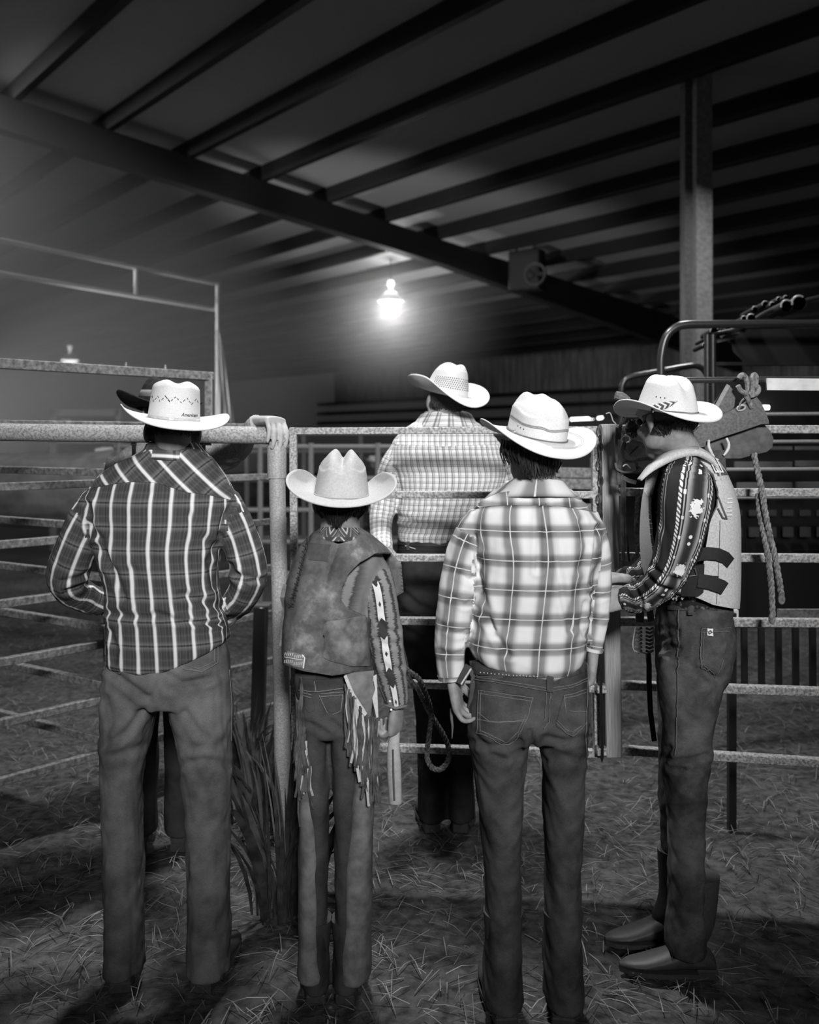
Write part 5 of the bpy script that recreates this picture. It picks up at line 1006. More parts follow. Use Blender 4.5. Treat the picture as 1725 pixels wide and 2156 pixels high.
# ------------------------------------------------------------------ P5: man in the pale vest, seen from his left
Y5 = 2.78; g5 = at(1450, 925, Y5)
v5 = Loft(Y5, [(948, 1424, 1468, .07), (962, 1404, 1486, .11), (980, 1390, 1500, .15), (1004, 1381, 1512, .175), (1040, 1372, 1526, .185), (1080, 1366, 1535, .185), (1150, 1363, 1538, .178), (1215, 1370, 1538, .172), (1260, 1380, 1536, .168), (1296, 1388, 1533, .162)], ex=2.6)
t5 = Loft(Y5, [(942, 1420, 1466, .055), (960, 1408, 1484, .09), (980, 1396, 1498, .13), (1004, 1388, 1508, .15), (1040, 1380, 1520, .16), (1100, 1374, 1526, .16), (1180, 1376, 1528, .155), (1250, 1392, 1526, .15), (1290, 1396, 1526, .145)])
a5 = Limb(Y5, [(1446, 992, -.12, 40), (1446, 1022, -.18, 54), (1444, 1060, -.2, 58), (1438, 1105, -.2, 52), (1428, 1150, -.19, 47), (1412, 1195, -.165, 42), (1386, 1232, -.12, 37), (1352, 1256, -.06, 33), (1322, 1260, -.02, 30)], start=.02, tw=.35)
a5r = Limb(Y5, [(1440, 1010, .14, 44), (1420, 1090, .19, 44), (1396, 1170, .17, 40), (1352, 1218, .1, 34), (1318, 1222, .06, 28)], start=.05)
H5 = (at(1404.7, 864.1, Y5)+rot(25, 7, 0) @ Vector((0, .004, -.03)), rot(33, -10, 0))
J5 = [Loft(Y5, [(1262, 1393, 1531, .15), (1300, 1390, 1534, .16), (1350, 1388, 1537, .17), (1400, 1388, 1530, .165), (1430, 1392, 1520, .14)], 24, 2.3),
      Loft(Y5-.085, [(1380, 1388, 1530, .085), (1430, 1387, 1521, .088), (1500, 1392, 1508, .085), (1560, 1398, 1498, .08), (1590, 1398, 1494, .08), (1612, 1394, 1494, .083), (1640, 1400, 1488, .08), (1760, 1408, 1482, .068), (1900, 1408, 1482, .072), (2000, 1402, 1486, .08)], 40, 2.2),
      Loft(Y5+.085, [(1380, 1388, 1520, .085), (1430, 1386, 1508, .088), (1500, 1388, 1496, .085), (1560, 1390, 1486, .08), (1640, 1388, 1476, .078), (1760, 1394, 1470, .068), (1900, 1396, 1472, .072), (1970, 1392, 1476, .08)], 40, 2.2)]
p5 = person(Y5, (g5.x, Y5, 0), 'man in pale protective vest and dark patterned sleeves looking down, feather in his white hat', [(t5, .84)]+[(l, .84) for l in J5], [(a5, .68), (a5r, .68)], H5, at(1440, 962, Y5)+Vector((0, 0, 0)),
    [dict(wrist=at(1326, 1259, Y5-.02), d=(-1, .1, -.1), n=(.1, .9, -.45), w=(0, .45, .9), curl=(.7, 1.0, .7), s=1.0, thumb=(.3, .4)), dict(wrist=at(1322, 1222, Y5+.06), d=(-1, -.1, .12), n=(0, -.4, -.9), w=(0, -.8, .4), curl=(.5, .8, .5))], M_SKIN, M_EYE, s=.94)
M_S5, nt, b = newmat('concho_stripe_sleeve', .9, .15); uv, u, v = uvsep(nt); u_ = math_(nt, 'SUBTRACT', u, .028); x = math_(nt, 'ABSOLUTE', u_)
base = ramp(nt, math_(nt, 'MULTIPLY', x, 8.0), [(0, .022), (.07, .03), (.1, .08), (.15, .26), (.185, .33), (.19, .02), (.215, .02), (.22, .4), (.237, .4), (.242, .02), (.275, .02), (.28, .1), (.335, .1), (.34, .022), (.58, .024), (.59, .02), (.6, .3), (.615, .3), (.62, .02), (.66, .02), (.665, .4), (.68, .4), (.69, .02), (1, .022)])
rope = math_(nt, 'MULTIPLY', math_(nt, 'MAXIMUM', between(nt, x, .0345, .0425), between(nt, x, .088, .094)), math_(nt, 'GREATER_THAN', per(nt, math_(nt, 'ADD', v, math_(nt, 'MULTIPLY', u, .9)), .0105), .45))
fl = math_(nt, 'SUBTRACT', per(nt, v, .155, .42), .5); jn = noise(nt, 1, 2, vec=uv, stretch=(120, 120, 1))
dist = math_(nt, 'SQRT', math_(nt, 'ADD', math_(nt, 'POWER', math_(nt, 'MULTIPLY', u_, 42), 2), math_(nt, 'POWER', math_(nt, 'MULTIPLY', fl, 5.6), 2)))
flower = math_(nt, 'LESS_THAN', math_(nt, 'ADD', dist, math_(nt, 'MULTIPLY', jn, 1.5)), 1.35); fl2 = math_(nt, 'SUBTRACT', per(nt, v, .155, .92), .5)
dot = math_(nt, 'LESS_THAN', math_(nt, 'ADD', math_(nt, 'POWER', math_(nt, 'MULTIPLY', u_, 190), 2), math_(nt, 'POWER', math_(nt, 'MULTIPLY', math_(nt, 'SUBTRACT', math_(nt, 'ABSOLUTE', fl2), .055), 30), 2)), .8)
knot = math_(nt, 'MULTIPLY', between(nt, x, .0255, .0315), math_(nt, 'GREATER_THAN', per(nt, v, .052, .1), .84))
colour(nt, b, mixv(nt, base, .68, math_(nt, 'MINIMUM', 1.0, math_(nt, 'ADD', math_(nt, 'ADD', rope, flower), math_(nt, 'ADD', dot, knot))))); weave(nt, b, uv)
M_S5B = speck('dark_southwest_body', .02, .12, 60, .9, .1, 0, .6, .05)
sh5, S5s = cloth('shirt', [t5, a5, a5r], [M_S5B, M_S5, M_S5], p5, .0062, 4, wr=[(.0025, .09, (1, 1, .6)), (.0012, .04, (1, 1, .7))], seed=61, pick=[0, 1, 1], creases=[([(1370, 1190), (1400, 1215), (1430, 1222)], 6, .006), ([(1362, 1210), (1385, 1235), (1412, 1245)], 6, .006), ([(1372, 1100), (1384, 1150), (1380, 1190)], 7, .006), ([(1335, 1235), (1350, 1262), (1352, 1285)], 5, .004)], shift=[(0, 0), (0, 0), (.02, .05)])
collar('collar', Y5, [(966, 1402, 1486, .075, 0), (942, 1416, 1470, .058, .004)], plain('shirt_collar', .28), sh5, 2.6)
M_V5 = speck('pale_vest_canvas', .38, .52, 200, .8, .2, .1); M_V5d = plain('vest_binding', .09)
mb = MB(); v5.mesh(mb, 48); V, Fc, N = remesh(mb, .0058, 3); SV5 = Surf(V, Fc); c5 = Cut(V, Fc)
c5.poly([(1352, 1018), (1384, 990), (1414, 972), (1446, 967), (1476, 977), (1500, 1002), (1510, 1036), (1508, 1066), (1494, 1096), (1482, 1170), (1476, 1226), (1440, 1236), (1400, 1215), (1384, 1190), (1376, 1130), (1372, 1080), (1372, 1050)], near=Y5-.02)
c5.poly([(1340, 1240), (1396, 1242), (1440, 1246), (1470, 1258), (1500, 1272), (1534, 1279), (1560, 1282), (1560, 1330), (1340, 1330)], near=Y5+.5)
c5.poly([(1412, 920), (1416, 953), (1440, 958), (1470, 953), (1476, 920)], near=Y5+.5)
ve5 = c5.build('vest', M_V5, p5, .009)
# stiff shoulder wing of the vest
W5 = [((1347, 1010), -.185, .05), ((1368, 988), -.175, .08), ((1396, 967), -.15, .12), ((1424, 955), -.13, .16), ((1452, 953), -.125, .17), ((1478, 964), -.13, .16), ((1496, 984), -.14, .14), ((1506, 1008), -.15, .11)]
V = []; rows = catmull([(q[0], q[1], d, w) for q, d, w in W5], 22)
for (x, y, d, w) in rows:
    tn = min(1, max(.25, (x-1342)/50)); h = .009*tn
    for dd, hh in ((-w/2, -h), (w/2, -h*.6), (w/2, h), (0, h*1.5), (-w/2, h)):
        q = at(x, y, Y5+d+w*.25); V.append((q.x, q.y+dd, q.z+hh))
n = 5; Fc = [(i*n+j, i*n+(j+1) % n, (i+1)*n+(j+1) % n, (i+1)*n+j) for i in range(21) for j in range(n)]+[tuple(reversed(range(n))), tuple(21*n+j for j in range(n))]
link('shoulder_wing', V, Fc, M_V5, ve5, True)
mb = MB()
for pl in ([(1513, 1095), (1512, 1160), (1508, 1240), (1506, 1270)],): stitch(mb, SV5, pl, .002, .0095)
mb.build('seam', M_V5d, ve5)
mb = MB(); stitch(mb, SV5, [(1508, 1070), (1518, 1090), (1526, 1092), (1508, 1045)], .006, .0105); mb.build('slit', M_V5d, ve5)
for k, yy in enumerate((1052, 1060, 1069, 1077, 1085)):
    mb = MB(); stitch(mb, SV5, [(1526, yy), (1531, yy-.5), (1535, yy-1)], .0045, .0108); mb.build('mark_bar', plain('vest_white', .75), ve5)
lb = patch('lettering_panel', SV5, [(1508, 1006), (1518, 1004), (1526, 1003)], [(1486, 969), (1493, 969), (1500, 970)], M_V5d, ve5, 8, 8, .0115)
mb = MB()
for k in range(4):
    x = 1489+k*4.2; stitch(mb, SV5, [(x, 974), (x+13.5, 1001)], .004, .0165)
    stitch(mb, SV5, [(x, 975), (x+4, 977)] if k % 2 else [(x+12, 999), (x+16, 1000)], .004, .0165)
tag(mb.build('vest_letters', plain('letter_white', .75), lb), kind='stuff')
M_STR = plain('black_webbing', .014, .7)
patch('buckle_panel', SV5, [(1438, 1252), (1460, 1254), (1472, 1253), (1479, 1245)], [(1444, 1190), (1458, 1190), (1470, 1188), (1481, 1186)], M_STR, ve5, 8, 10, .014)
def strap5(pts, w, dy, name='strap'):
    P = []
    for x, y in polyline(pts, 7):
        h = SV5.hit(min(x, 1531), y, .016); q = h[0] if h else at(x, y, Y5-.1); P.append(at(x, y, q.y+(max(0, x-1531))*.0012))
    m = MB(); m.ribbon(P, w, .004, (0.25, -1, 0)); m.build(name, M_STR, ve5)
strap5([(1462, 1170), (1490, 1165), (1512, 1167), (1528, 1174), (1538, 1186)], .036, 0); strap5([(1470, 1222), (1495, 1226), (1520, 1235), (1526, 1240)], .04, 0)
patch('strap_keeper', SV5, [(1464, 1166), (1513, 1164)], [(1464, 1152), (1513, 1153)], M_STR, ve5, 8, 4, .012); patch('strap_keeper', SV5, [(1464, 1222), (1510, 1224)], [(1464, 1210), (1510, 1211)], M_STR, ve5, 8, 4, .012)
mb = MB(); P = onsurf(SV5, [(1444, 1194), (1462, 1194), (1466, 1208), (1450, 1210), (1444, 1194)], .019); mb.tube(P, .0016, 5); mb.build('buckle', plain('dull_buckle', .1, .4, .5), ve5)
m = MB(); m.tube([at(x, y, Y5-.16) for x, y in ((1402, 1238), (1430, 1249), (1456, 1250), (1475, 1252), (1482, 1244), (1483, 1190))], .004, 6, True, 30); m.build('edge_binding', M_STR, ve5)
mb = MB()
for k in range(26):
    q = at(1402+k*2.7+random.uniform(-1, 1), 1255+random.uniform(-6, 7), Y5-.145); mb.ell(q, (.004, .003, .006), None, 6, 4)
tag(mb.build('beadwork', speck('bead_mix', .02, .5, 90, .4, .5, 0), sh5), kind='stuff')
M_D5 = denim('stained_denim', .05, .13, 5); nt = M_D5.node_tree; b = nt.nodes['Principled BSDF']; stain_ = ramp(nt, noise(nt, 3.4, 5, rough=.7), [(.4, 1.0), (.56, .42)]); src = b.inputs['Base Color'].links[0].from_node; mx = nd(nt, 'ShaderNodeVectorMath', operation='MULTIPLY'); nt.links.new(src.outputs[0], mx.inputs[0]); nt.links.new(stain_, mx.inputs[1]); nt.links.new(mx.outputs[0], b.inputs['Base Color'])
je5, SJ5 = cloth('jeans', J5, M_D5, p5, .0075, 5, wr=[(.0035, .1, (1, 1, .8)), (.0015, .05, (1, 1, 1))], seed=63, creases=[([(1390, 1325), (1412, 1322), (1428, 1330)], 6, .007), ([(1388, 1350), (1410, 1338), (1430, 1342)], 5, .006), ([(1390, 1372), (1412, 1362), (1430, 1366)], 6, .007), ([(1390, 1392), (1415, 1386), (1440, 1392)], 6, .006), ([(1445, 1396), (1470, 1412), (1485, 1440)], 7, .007), ([(1480, 1405), (1500, 1420), (1510, 1430)], 6, .006), ([(1398, 1595), (1420, 1602), (1455, 1600), (1488, 1590)], 6, .008), ([(1396, 1606), (1410, 1616), (1440, 1620)], 6, .007), ([(1410, 1575), (1406, 1590), (1396, 1600)], 6, .006)])
patch('pocket', SJ5, [(1474, 1402), (1490, 1412), (1506, 1422), (1518, 1400)], [(1477, 1322), (1498, 1322), (1518, 1321), (1536, 1320)], M_D5, je5, 14, 14, .0042)
mb = MB()
for pl in ([(1477, 1324), (1536, 1322)], [(1477, 1331), (1534, 1330)], [(1478, 1324), (1475, 1402), (1506, 1423), (1518, 1400), (1521, 1388)], [(1483, 1330), (1480, 1398), (1505, 1415)], [(1432, 1285), (1433, 1340), (1430, 1400), (1428, 1480), (1426, 1560), (1424, 1590)]): stitch(mb, SJ5, pl, .0018, .0068)
tag(mb.build('stitching', plain('dull_thread', .16), je5), kind='stuff')
patch('pocket_tag', SJ5, [(1489, 1338), (1499, 1339)], [(1489, 1323), (1500, 1324)], plain('tag_white', .7), je5, 6, 6, .009)
mb = MB(); P = onsurf(SJ5, [(1492, 1334), (1491, 1329), (1495, 1327), (1497, 1331), (1494, 1335), (1492, 1334)], .0148, 2); mb.tube(P, .0012, 4); mb.build('tag_logo', M_MARK, je5)
patch('belt_loop', SJ5, [(1452, 1294), (1464, 1294)], [(1455, 1258), (1463, 1258)], M_D5, je5, 4, 6, .012)
patch('waistband', SJ5, [(1410, 1284), (1450, 1286), (1490, 1287), (1532, 1284)], [(1410, 1262), (1450, 1264), (1490, 1266), (1532, 1268)], M_D5, je5, 18, 4, .004)
boot(p5, (at(1446, 2000, Y5).x, Y5-.085, 0), 88, M_BOOT); boot(p5, (at(1436, 2000, Y5).x, Y5+.085, 0), 96, M_BOOT)
hr5 = hair_shell(p5, *H5, M_HAIR, s=.94, zlo=-.055, zhi=.02, strands=420, slen=.022, mess=.6, ex=(1.05, 1.04, 1))
h5 = Hat(at(1404.7, 864.1, Y5), rot(25.6, 7.6, 0.4), a=0.072, b=0.102, h=0.1011, ta=0.8165, tb=0.6795, cd=0.04, cw=0.3201, dd=0.0034, edge=0.1671, slope=0.0463, bs=0.08, bf=0.0666, p=2.6, q=0.8792, dip=0.0392, back=0.0173, peak=0.011, curl=(40.9, 41.9), ex=2.3)
hat5 = h5.build(p5, M_STRAWHAT); h5.band('hat_band', plain('braided_band', .11), 0.0, .06, .004)
mb = MB()
for k in range(3):
    p = h5.side(math.radians(-168+10*k), .5); mb.ell(h5.world(p+Vector((p.x, p.y, 0)).normalized()*.0006), (.0027, .0027, .0027), None, 8, 6)
tag(mb.build('eyelets', M_MARK, hat5), kind='stuff')
# barred feather tucked in the hat band
M_FE, nt, b = newmat('barred_feather', .9, .1); uv, u, v = uvsep(nt); colour(nt, b, ramp(nt, per(nt, v, .016), [(0, .06), (.5, .08), (.58, .6), (.9, .6), (1, .06)]))
P = [h5.surf.hit(1372+55*i/12, 860-15*(i/12)**1.6, .005) for i in range(13)]; P = [p[0] for p in P if p]; V = []; uv_ = []; k = len(P)
for i, p in enumerate(P):
    w = .011*math.sin(math.pi*min(.97, .12+i/(k-1)*.86))**.7; t = (P[min(i+1, k-1)]-P[max(0, i-1)]).normalized(); sd = t.cross(Vector((0, -1, 0))).normalized()
    for e in (-1, 0, 1): V.append(p+sd*w*e+Vector((0, -.004 if e == 0 else 0, 0))-t*(.006*abs(e))); uv_.append((e*w, i*.0065+abs(e)*.004))
Fc = [(i*3+j, i*3+j+1, i*3+4+j, i*3+3+j) for i in range(k-1) for j in range(2)]
o = link('feather', V, Fc, M_FE, hat5, True, [uv_[i] for f in Fc for i in f]); m = o.modifiers.new('t', 'SOLIDIFY'); m.thickness = .001
# ------------------------------------------------------------------ tack and ropes
M_LEATHER = speck('saddle_leather', .07, .12, 30, .7, .3, .15); M_LEATHER2 = speck('rig_leather', .09, .15, 120, .8, .25, .1); M_ROPE = speck('braided_rope', .1, .3, 90, .85, .2, .2); M_CHROME = plain('bright_ring', .65, .25, .7); M_DARKROPE = speck('dark_rope', .02, .12, 120, .85, .2, .1)
def braid(o, P, r, mat, turns, n=3, res=120, name='strand'):
    P = np.asarray([tuple(p) for p in P], float); Q = catmull(P, res); T = np.gradient(Q, axis=0); T /= np.linalg.norm(T, axis=1)[:, None]; L = np.r_[0, np.cumsum(np.linalg.norm(np.diff(Q, axis=0), axis=1))]; u = np.cross(T, [0.12, 1, .05]); u /= np.linalg.norm(u, axis=1)[:, None]; w = np.cross(T, u)
    for k in range(n):
        a = 2*math.pi*(L*turns+k/n); m = MB(); m.tube(Q+(u*np.cos(a)[:, None]+w*np.sin(a)[:, None])*r*.55, r*.58, 6, True); m.build(name, mat, o)
ro = empty('bull_rope', tuple(at(822, 1302, 3.22)), 'dark braided rope looped over the gate between the boy and the ombre plaid man', 'rope')
braid(ro, [at(820, 1312, 3.262), at(822, 1296, 3.225), at(828, 1330, 3.17), at(838, 1385, 3.08), at(858, 1410, 3.0), at(884, 1432, 2.97), at(903, 1478, 2.95), at(908, 1510, 2.95), at(903, 1555, 2.95), at(899, 1590, 2.95), at(908, 1614, 2.94), at(926, 1620, 2.93), at(942, 1605, 2.93), at(946, 1580, 2.93), at(934, 1548, 2.94), at(914, 1515, 2.95), at(898, 1488, 2.96), at(878, 1448, 2.98), at(856, 1424, 3.01), at(838, 1400, 3.07), at(830, 1340, 3.17), at(826, 1300, 3.222)], .0085, M_DARKROPE, 26, 3, 260)
rg_ = empty('bareback_rigging', tuple(at(1540, 900, 3.0)), 'dull leather bareback rigging tied to the chute behind the vest man', 'rigging'); YR = 3.02
def flap(name, pts, d, th, mat, parent, bow=.0):
    bm = bmesh.new(); V = [bm.verts.new(at(x, y, YR+d)+Vector((0, bow*math.sin((x-1470)/160*3.1), 0))) for x, y in pts]; f = bm.faces.new(V); r = bmesh.ops.extrude_face_region(bm, geom=[f]); 
    for q in r['geom']:
        if isinstance(q, bmesh.types.BMVert): q.co.y += th
    bmesh.ops.recalc_face_normals(bm, faces=bm.faces); bmesh.ops.bevel(bm, geom=[e for e in bm.edges if len(e.link_faces) == 2 and e.calc_face_angle(0) > 1.0 and abs((e.verts[0].co-e.verts[1].co).y) < 1e-3], offset=th*.35, segments=2, affect='EDGES', profile=.6)
    V = [v.co[:] for v in bm.verts]; bm.verts.index_update(); Fc = [[v.index for v in f.verts] for f in bm.faces]; bm.free(); o = link(name, V, Fc, mat, parent, True); 
    try: o.data.set_sharp_from_angle(angle=math.radians(35))
    except Exception: pass
    return o
flap('lower_flap', [(1462, 940), (1500, 905), (1560, 880), (1606, 888), (1622, 905), (1630, 922), (1628, 942), (1616, 952), (1590, 958), (1560, 966), (1530, 966), (1500, 958)], .03, .015, M_LEATHER, rg_)
flap('upper_flap', [(1452, 920), (1474, 897), (1500, 880), (1530, 868), (1552, 858), (1572, 846), (1584, 836), (1594, 834), (1604, 846), (1612, 862), (1619, 880), (1622, 893), (1604, 894), (1570, 906), (1530, 919), (1496, 931), (1484, 942), (1466, 944)], -.005, .022, M_LEATHER2, rg_)
flap('handle_pad', [(1502, 855), (1516, 832), (1530, 813), (1537, 811), (1545, 820), (1550, 838), (1548, 856), (1540, 868), (1522, 878), (1508, 880)], .02, .02, M_LEATHER2, rg_)
m = MB(); m.ribbon([at(1534, 811, YR-.005), at(1522, 832, YR-.01), at(1508, 858, YR-.012), at(1500, 872, YR-.01)], .012, .006); m.build('handle_binding', plain('pale_binding', .25), rg_)
for pts in ([(1493, 926), (1493, 940), (1498, 952), (1504, 962)], [(1530, 922), (1535, 934), (1534, 944), (1529, 953), (1524, 959)]): m = MB(); m.tube([at(x, y, YR-.02) for x, y in pts], [.004, .005, .005, .003], 8, True, 14); m.build('ring_side', M_CHROME, rg_)
m = MB(); m.ribbon([at(1514, 948, YR-.01), at(1515, 975, YR-.01), at(1519, 1010, YR), at(1521, 1040, YR)], .04, .007); m.build('latigo_strap', speck('latigo', .04, .075, 60, .7), rg_)
m = MB(); c = at(1561, 859, YR-.008); R_ = rot(0, 0, -18); m.tube([c+R_ @ Vector((.014*math.cos(t), 0, .008*math.sin(t))) for t in np.linspace(0, 2*math.pi, 20)], .0035, 7, False); m.build('grommet', plain('grommet', .35, .35, .5), rg_)
m = MB(); m.ell(c+Vector((0, .004, 0)), (.011, .003, .006), R_); m.build('hole', M_BLACK, rg_)
m = MB(); m.tube([at(x, y, YR-.012) for x, y in ((1556, 862), (1559, 850), (1564, 842), (1570, 838))], [.004, .003, .003, .004], 6, True, 10); m.build('thong', M_ROPE, rg_)
kn = empty('rope_knot', tuple(at(1578, 800, 3.05)), 'braided rope knotted over the dark rail above the leather rigging', 'rope'); kY = 3.0
for pts in ([(1555, 798), (1561, 790), (1568, 791), (1573, 802), (1575, 818), (1574, 832)], [(1583, 830), (1585, 812), (1584, 796), (1588, 789), (1593, 794), (1591, 812), (1586, 828)], [(1554, 812), (1560, 822), (1570, 828), (1578, 832)], [(1578, 834), (1590, 831), (1597, 824), (1596, 814), (1588, 816), (1580, 826), (1574, 834), (1580, 838)], [(1572, 834), (1576, 842), (1580, 850), (1583, 858)]):
    m = MB(); q = [at(x, y, kY+.004*i) for i, (x, y) in enumerate(pts)]; m.tube(q, .0085, 8, True, 24); m.build('loop', M_ROPE, kn)
hb = empty('hanging_braid', tuple(at(1590, 958, 3.0)), 'pair of grey braided ropes hanging below the leather rigging on the right', 'rope')
braid(hb, [at(1588, 955, 3.04), at(1592, 975, 3.03), at(1598, 1000, 3.0), at(1604, 1030, 2.98), at(1612, 1080, 2.97), at(1622, 1130, 2.97), at(1632, 1170, 2.97), at(1640, 1215, 2.97), at(1646, 1255, 2.97)], .0095, M_ROPE, 16)
braid(hb, [at(1596, 1040, 3.0), at(1602, 1090, 2.99), at(1612, 1140, 2.98), at(1620, 1190, 2.98), at(1625, 1240, 2.98), at(1627, 1290, 2.98), at(1626, 1300, 2.98)], .0095, M_ROPE, 16)
for p in (at(1646, 1262, 2.97), at(1626, 1302, 2.98)): m = MB(); m.ell(p, (.012, .01, .018)); m.build('end_knot', M_ROPE, hb)
tk = empty('tack_bundle', tuple(at(1310, 900, 3.1)), 'dark headstalls and straps hung on the post beside the vest man', 'tack'); tY = 3.06; M_TK = speck('tack_leather', .025, .075, 40, .6, .3, .1); tp = lambda pts, d=0: [at(x, y, tY+d) for x, y in pts]
YR = tY; flap('cheek_pad', [(1316, 945), (1319, 932), (1330, 926), (1346, 927), (1358, 932), (1361, 940), (1354, 950), (1350, 958), (1340, 963), (1326, 961)], -.03, .018, M_LEATHER2, tk)
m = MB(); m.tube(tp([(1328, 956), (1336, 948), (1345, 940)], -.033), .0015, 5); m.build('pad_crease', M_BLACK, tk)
m = MB(); c = at(1318, 925, tY-.03); m.tube([c+Vector((.0145*math.cos(t), 0, .013*math.sin(t))) for t in np.linspace(-.9, 3.9, 20)], .0028, 7); m.build('ring', M_CHROME, tk)
for pts, w in (([(1316, 930), (1310, 945), (1306, 970), (1303, 995), (1304, 1020)], .012), ([(1322, 934), (1312, 948), (1310, 960), (1318, 970), (1335, 972), (1348, 966)], .008), ([(1300, 900), (1298, 925), (1299, 960), (1302, 985)], .01), ([(1312, 880), (1306, 900), (1304, 925)], .012), ([(1345, 968), (1362, 966), (1376, 967)], .012), ([(1313, 1006), (1325, 1012), (1340, 1016)], .014), ([(1310, 1000), (1311, 1060), (1311, 1120), (1313, 1178)], .011), ([(1316, 1010), (1317, 1080), (1321, 1140), (1325, 1182)], .007), ([(1340, 974), (1342, 985), (1343, 992)], .01)):
    m = MB(); m.ribbon([Vector(p) for p in catmull([tuple(q) for q in tp(pts, -.02-.004*w*100)], 14)], w, .004, (.2, -1, 0)); m.build('strap', M_TK, tk)
m = MB(); m.tube(tp([(1296, 975), (1300, 988), (1315, 994), (1335, 993), (1349, 987), (1345, 984)], -.035), .0035, 6, True, 24); m.build('curb_loop', plain('loop_leather', .1), tk)
m = MB(); m.tube(tp([(1312, 982), (1317, 978), (1322, 979), (1328, 986)], -.04), .0024, 6, True, 10); m.build('buckle', M_CHROME, tk)
m = MB(); m.tube(tp([(1276, 871), (1284, 869), (1288, 876), (1291, 886), (1297, 892)], -.04), .0022, 6, True, 16); m.build('wire_hook', plain('hook_wire', .3, .3, .5), tk)
m = MB(); rg = random.Random(4)
for k in range(260):
    a, r_ = rg.uniform(0, 6.28), rg.random()**.5; q = at(1333+17*r_*math.cos(a), 901+20*r_*math.sin(a), tY-.02-.02*(1-r_*r_)); m.tube([q, q+Vector((rg.uniform(-.006, .006), -.008, rg.uniform(-.008, .004)))], [.0014, .0003], 3, True)
m.ell(at(1333, 901, tY), (.026, .02, .03)); tag(m.build('sheepskin_pad', speck('sheepskin', .02, .09, 90, .95, .1), tk), kind='stuff')
m = MB(); m.tube(tp([(1296, 832), (1310, 836), (1325, 843)], -.02), [.014, .016, .01], 8, True, 10); m.build('hung_pad', M_LEATHER2, tk)
m = MB(); m.ribbon(tp([(1318, 848), (1324, 865), (1322, 890)], -.01), .02, .008); m.build('hung_strap', M_TK, tk)
br = empty('light_braid', tuple(at(1341, 1040, 3.1)), 'pale braided lead rope hanging beside the hinge post', 'rope')
braid(br, [at(1344, 1030, 3.12), at(1342, 1060, 3.11), at(1340, 1100, 3.1), at(1341, 1140, 3.1), at(1343, 1182, 3.1)], .007, M_ROPE, 18)
cn = empty('hanging_cinch', tuple(at(1358, 1290, 3.05)), 'roped cinch hanging over the low rail under the hands of the vest man', 'cinch'); cY = 3.03; cp = lambda pts, d=0: [at(x, y, cY+d) for x, y in pts]
for pts, w, mt in (([(1349, 1262), (1348, 1285), (1347, 1310)], .028, M_LEATHER2), ([(1366, 1264), (1368, 1285), (1372, 1308)], .022, M_LEATHER2), ([(1365, 1375), (1367, 1400), (1367, 1440), (1370, 1500), (1378, 1560)], .017, M_BLACK)): m = MB(); m.ribbon(cp(pts), w, .006); m.build('strap', mt, cn)
for k in range(7):
    for x0, x1 in ((1337, 1352), (1360, 1376)): m = MB(); m.tube(cp([(x0, 1322+k*8), ((x0+x1)/2, 1325+k*8), (x1, 1321+k*8)]), .005, 6); m.build('cord_rung', M_OLDBAR, cn)
for pts in ([(1338, 1320), (1334, 1345), (1333, 1360), (1337, 1371), (1350, 1374), (1360, 1376), (1362, 1386)], [(1378, 1305), (1388, 1325), (1381, 1345), (1384, 1358)], [(1376, 1318), (1376, 1340), (1375, 1360)]): m = MB(); m.tube(cp(pts, -.01), .0022, 6, True, 24); m.build('edge_cord', plain('pale_cord', .35), cn)
m = MB(); m.tube(cp([(1298, 1214), (1312, 1203), (1330, 1210), (1345, 1222)], .02), .012, 10, True, 14); m.build('rope_end', M_LEATHER2, cn)
# ------------------------------------------------------------------ P6: man behind the plaid man, arm over the pipe
Y6 = 3.55; g6 = at(350, 925, Y6); M_JK = speck('grey_jacket', .16, .3, 150, .95, .1, .1); M_D6 = denim('plain_denim', .03, .06); M_DKHAT = speck('dark_felt', .02, .035, 80, .9, .1, .05)
t6 = Loft(Y6, [(918, 310, 384, .06), (935, 280, 414, .085), (960, 246, 436, .11), (1000, 236, 446, .12), (1060, 240, 442, .125), (1130, 246, 436, .12), (1200, 246, 436, .12), (1280, 244, 438, .12)])
a6r = Limb(Y6, [(408, 966, 0, 38), (452, 962, -.1, 36), (496, 946, -.22, 29), (522, 918, -.34, 20), (532, 897, -.375, 18), (545, 889, -.395, 15)], start=.05)
a6l = Limb(Y6, [(262, 968, 0, 34), (246, 1030, 0, 36), (240, 1100, -.02, 34), (246, 1170, -.08, 28), (250, 1220, -.12, 24)], start=.05)
H6 = (at(346, 872, Y6), rot(25, -2, 4))
J6 = jeans_rows(Y6, [(1260, 252, 432, .11), (1300, 250, 434, .12), (1340, 252, 432, .11)], [(1320, 252, 340, .1), (1450, 254, 336, .09), (1600, 258, 332, .075), (1750, 258, 330, .075)], [(1320, 342, 434, .1), (1450, 346, 430, .09), (1600, 348, 424, .075), (1750, 348, 424, .075)])
p6 = person(Y6, (g6.x, Y6, 0), 'man in dark hat and grey jacket behind the plaid man, hand draped over pipe rail', [(t6, .84)]+[(l, .84) for l in J6], [(a6l, .7), (a6r, .7)], H6, at(346, 918, Y6),
    [dict(wrist=at(546, 887, 3.15), d=(.7, -.7, .02), n=(0, -.1, -1), w=(.7, .7, 0), curls=[(.95, .55, .3), (1.05, .5, .3), (1.1, .5, .3), (1.05, .5, .3)], s=1.05, thumb=(.25, .3), spread=.05), dict(wrist=at(250, 1222, Y6-.12), d=(.05, -.1, -1), n=(1, 0, 0), w=(0, -1, 0), curl=(.4, .5, .3))], speck('pale_hand_skin', .36, .44, 40, .6, .3, .05), M_EYE)
sh6, S6s = cloth('jacket', [t6, a6r, a6l], M_JK, p6, .0085, 4, wr=[(.004, .1, (1, 1, .7))], seed=71)
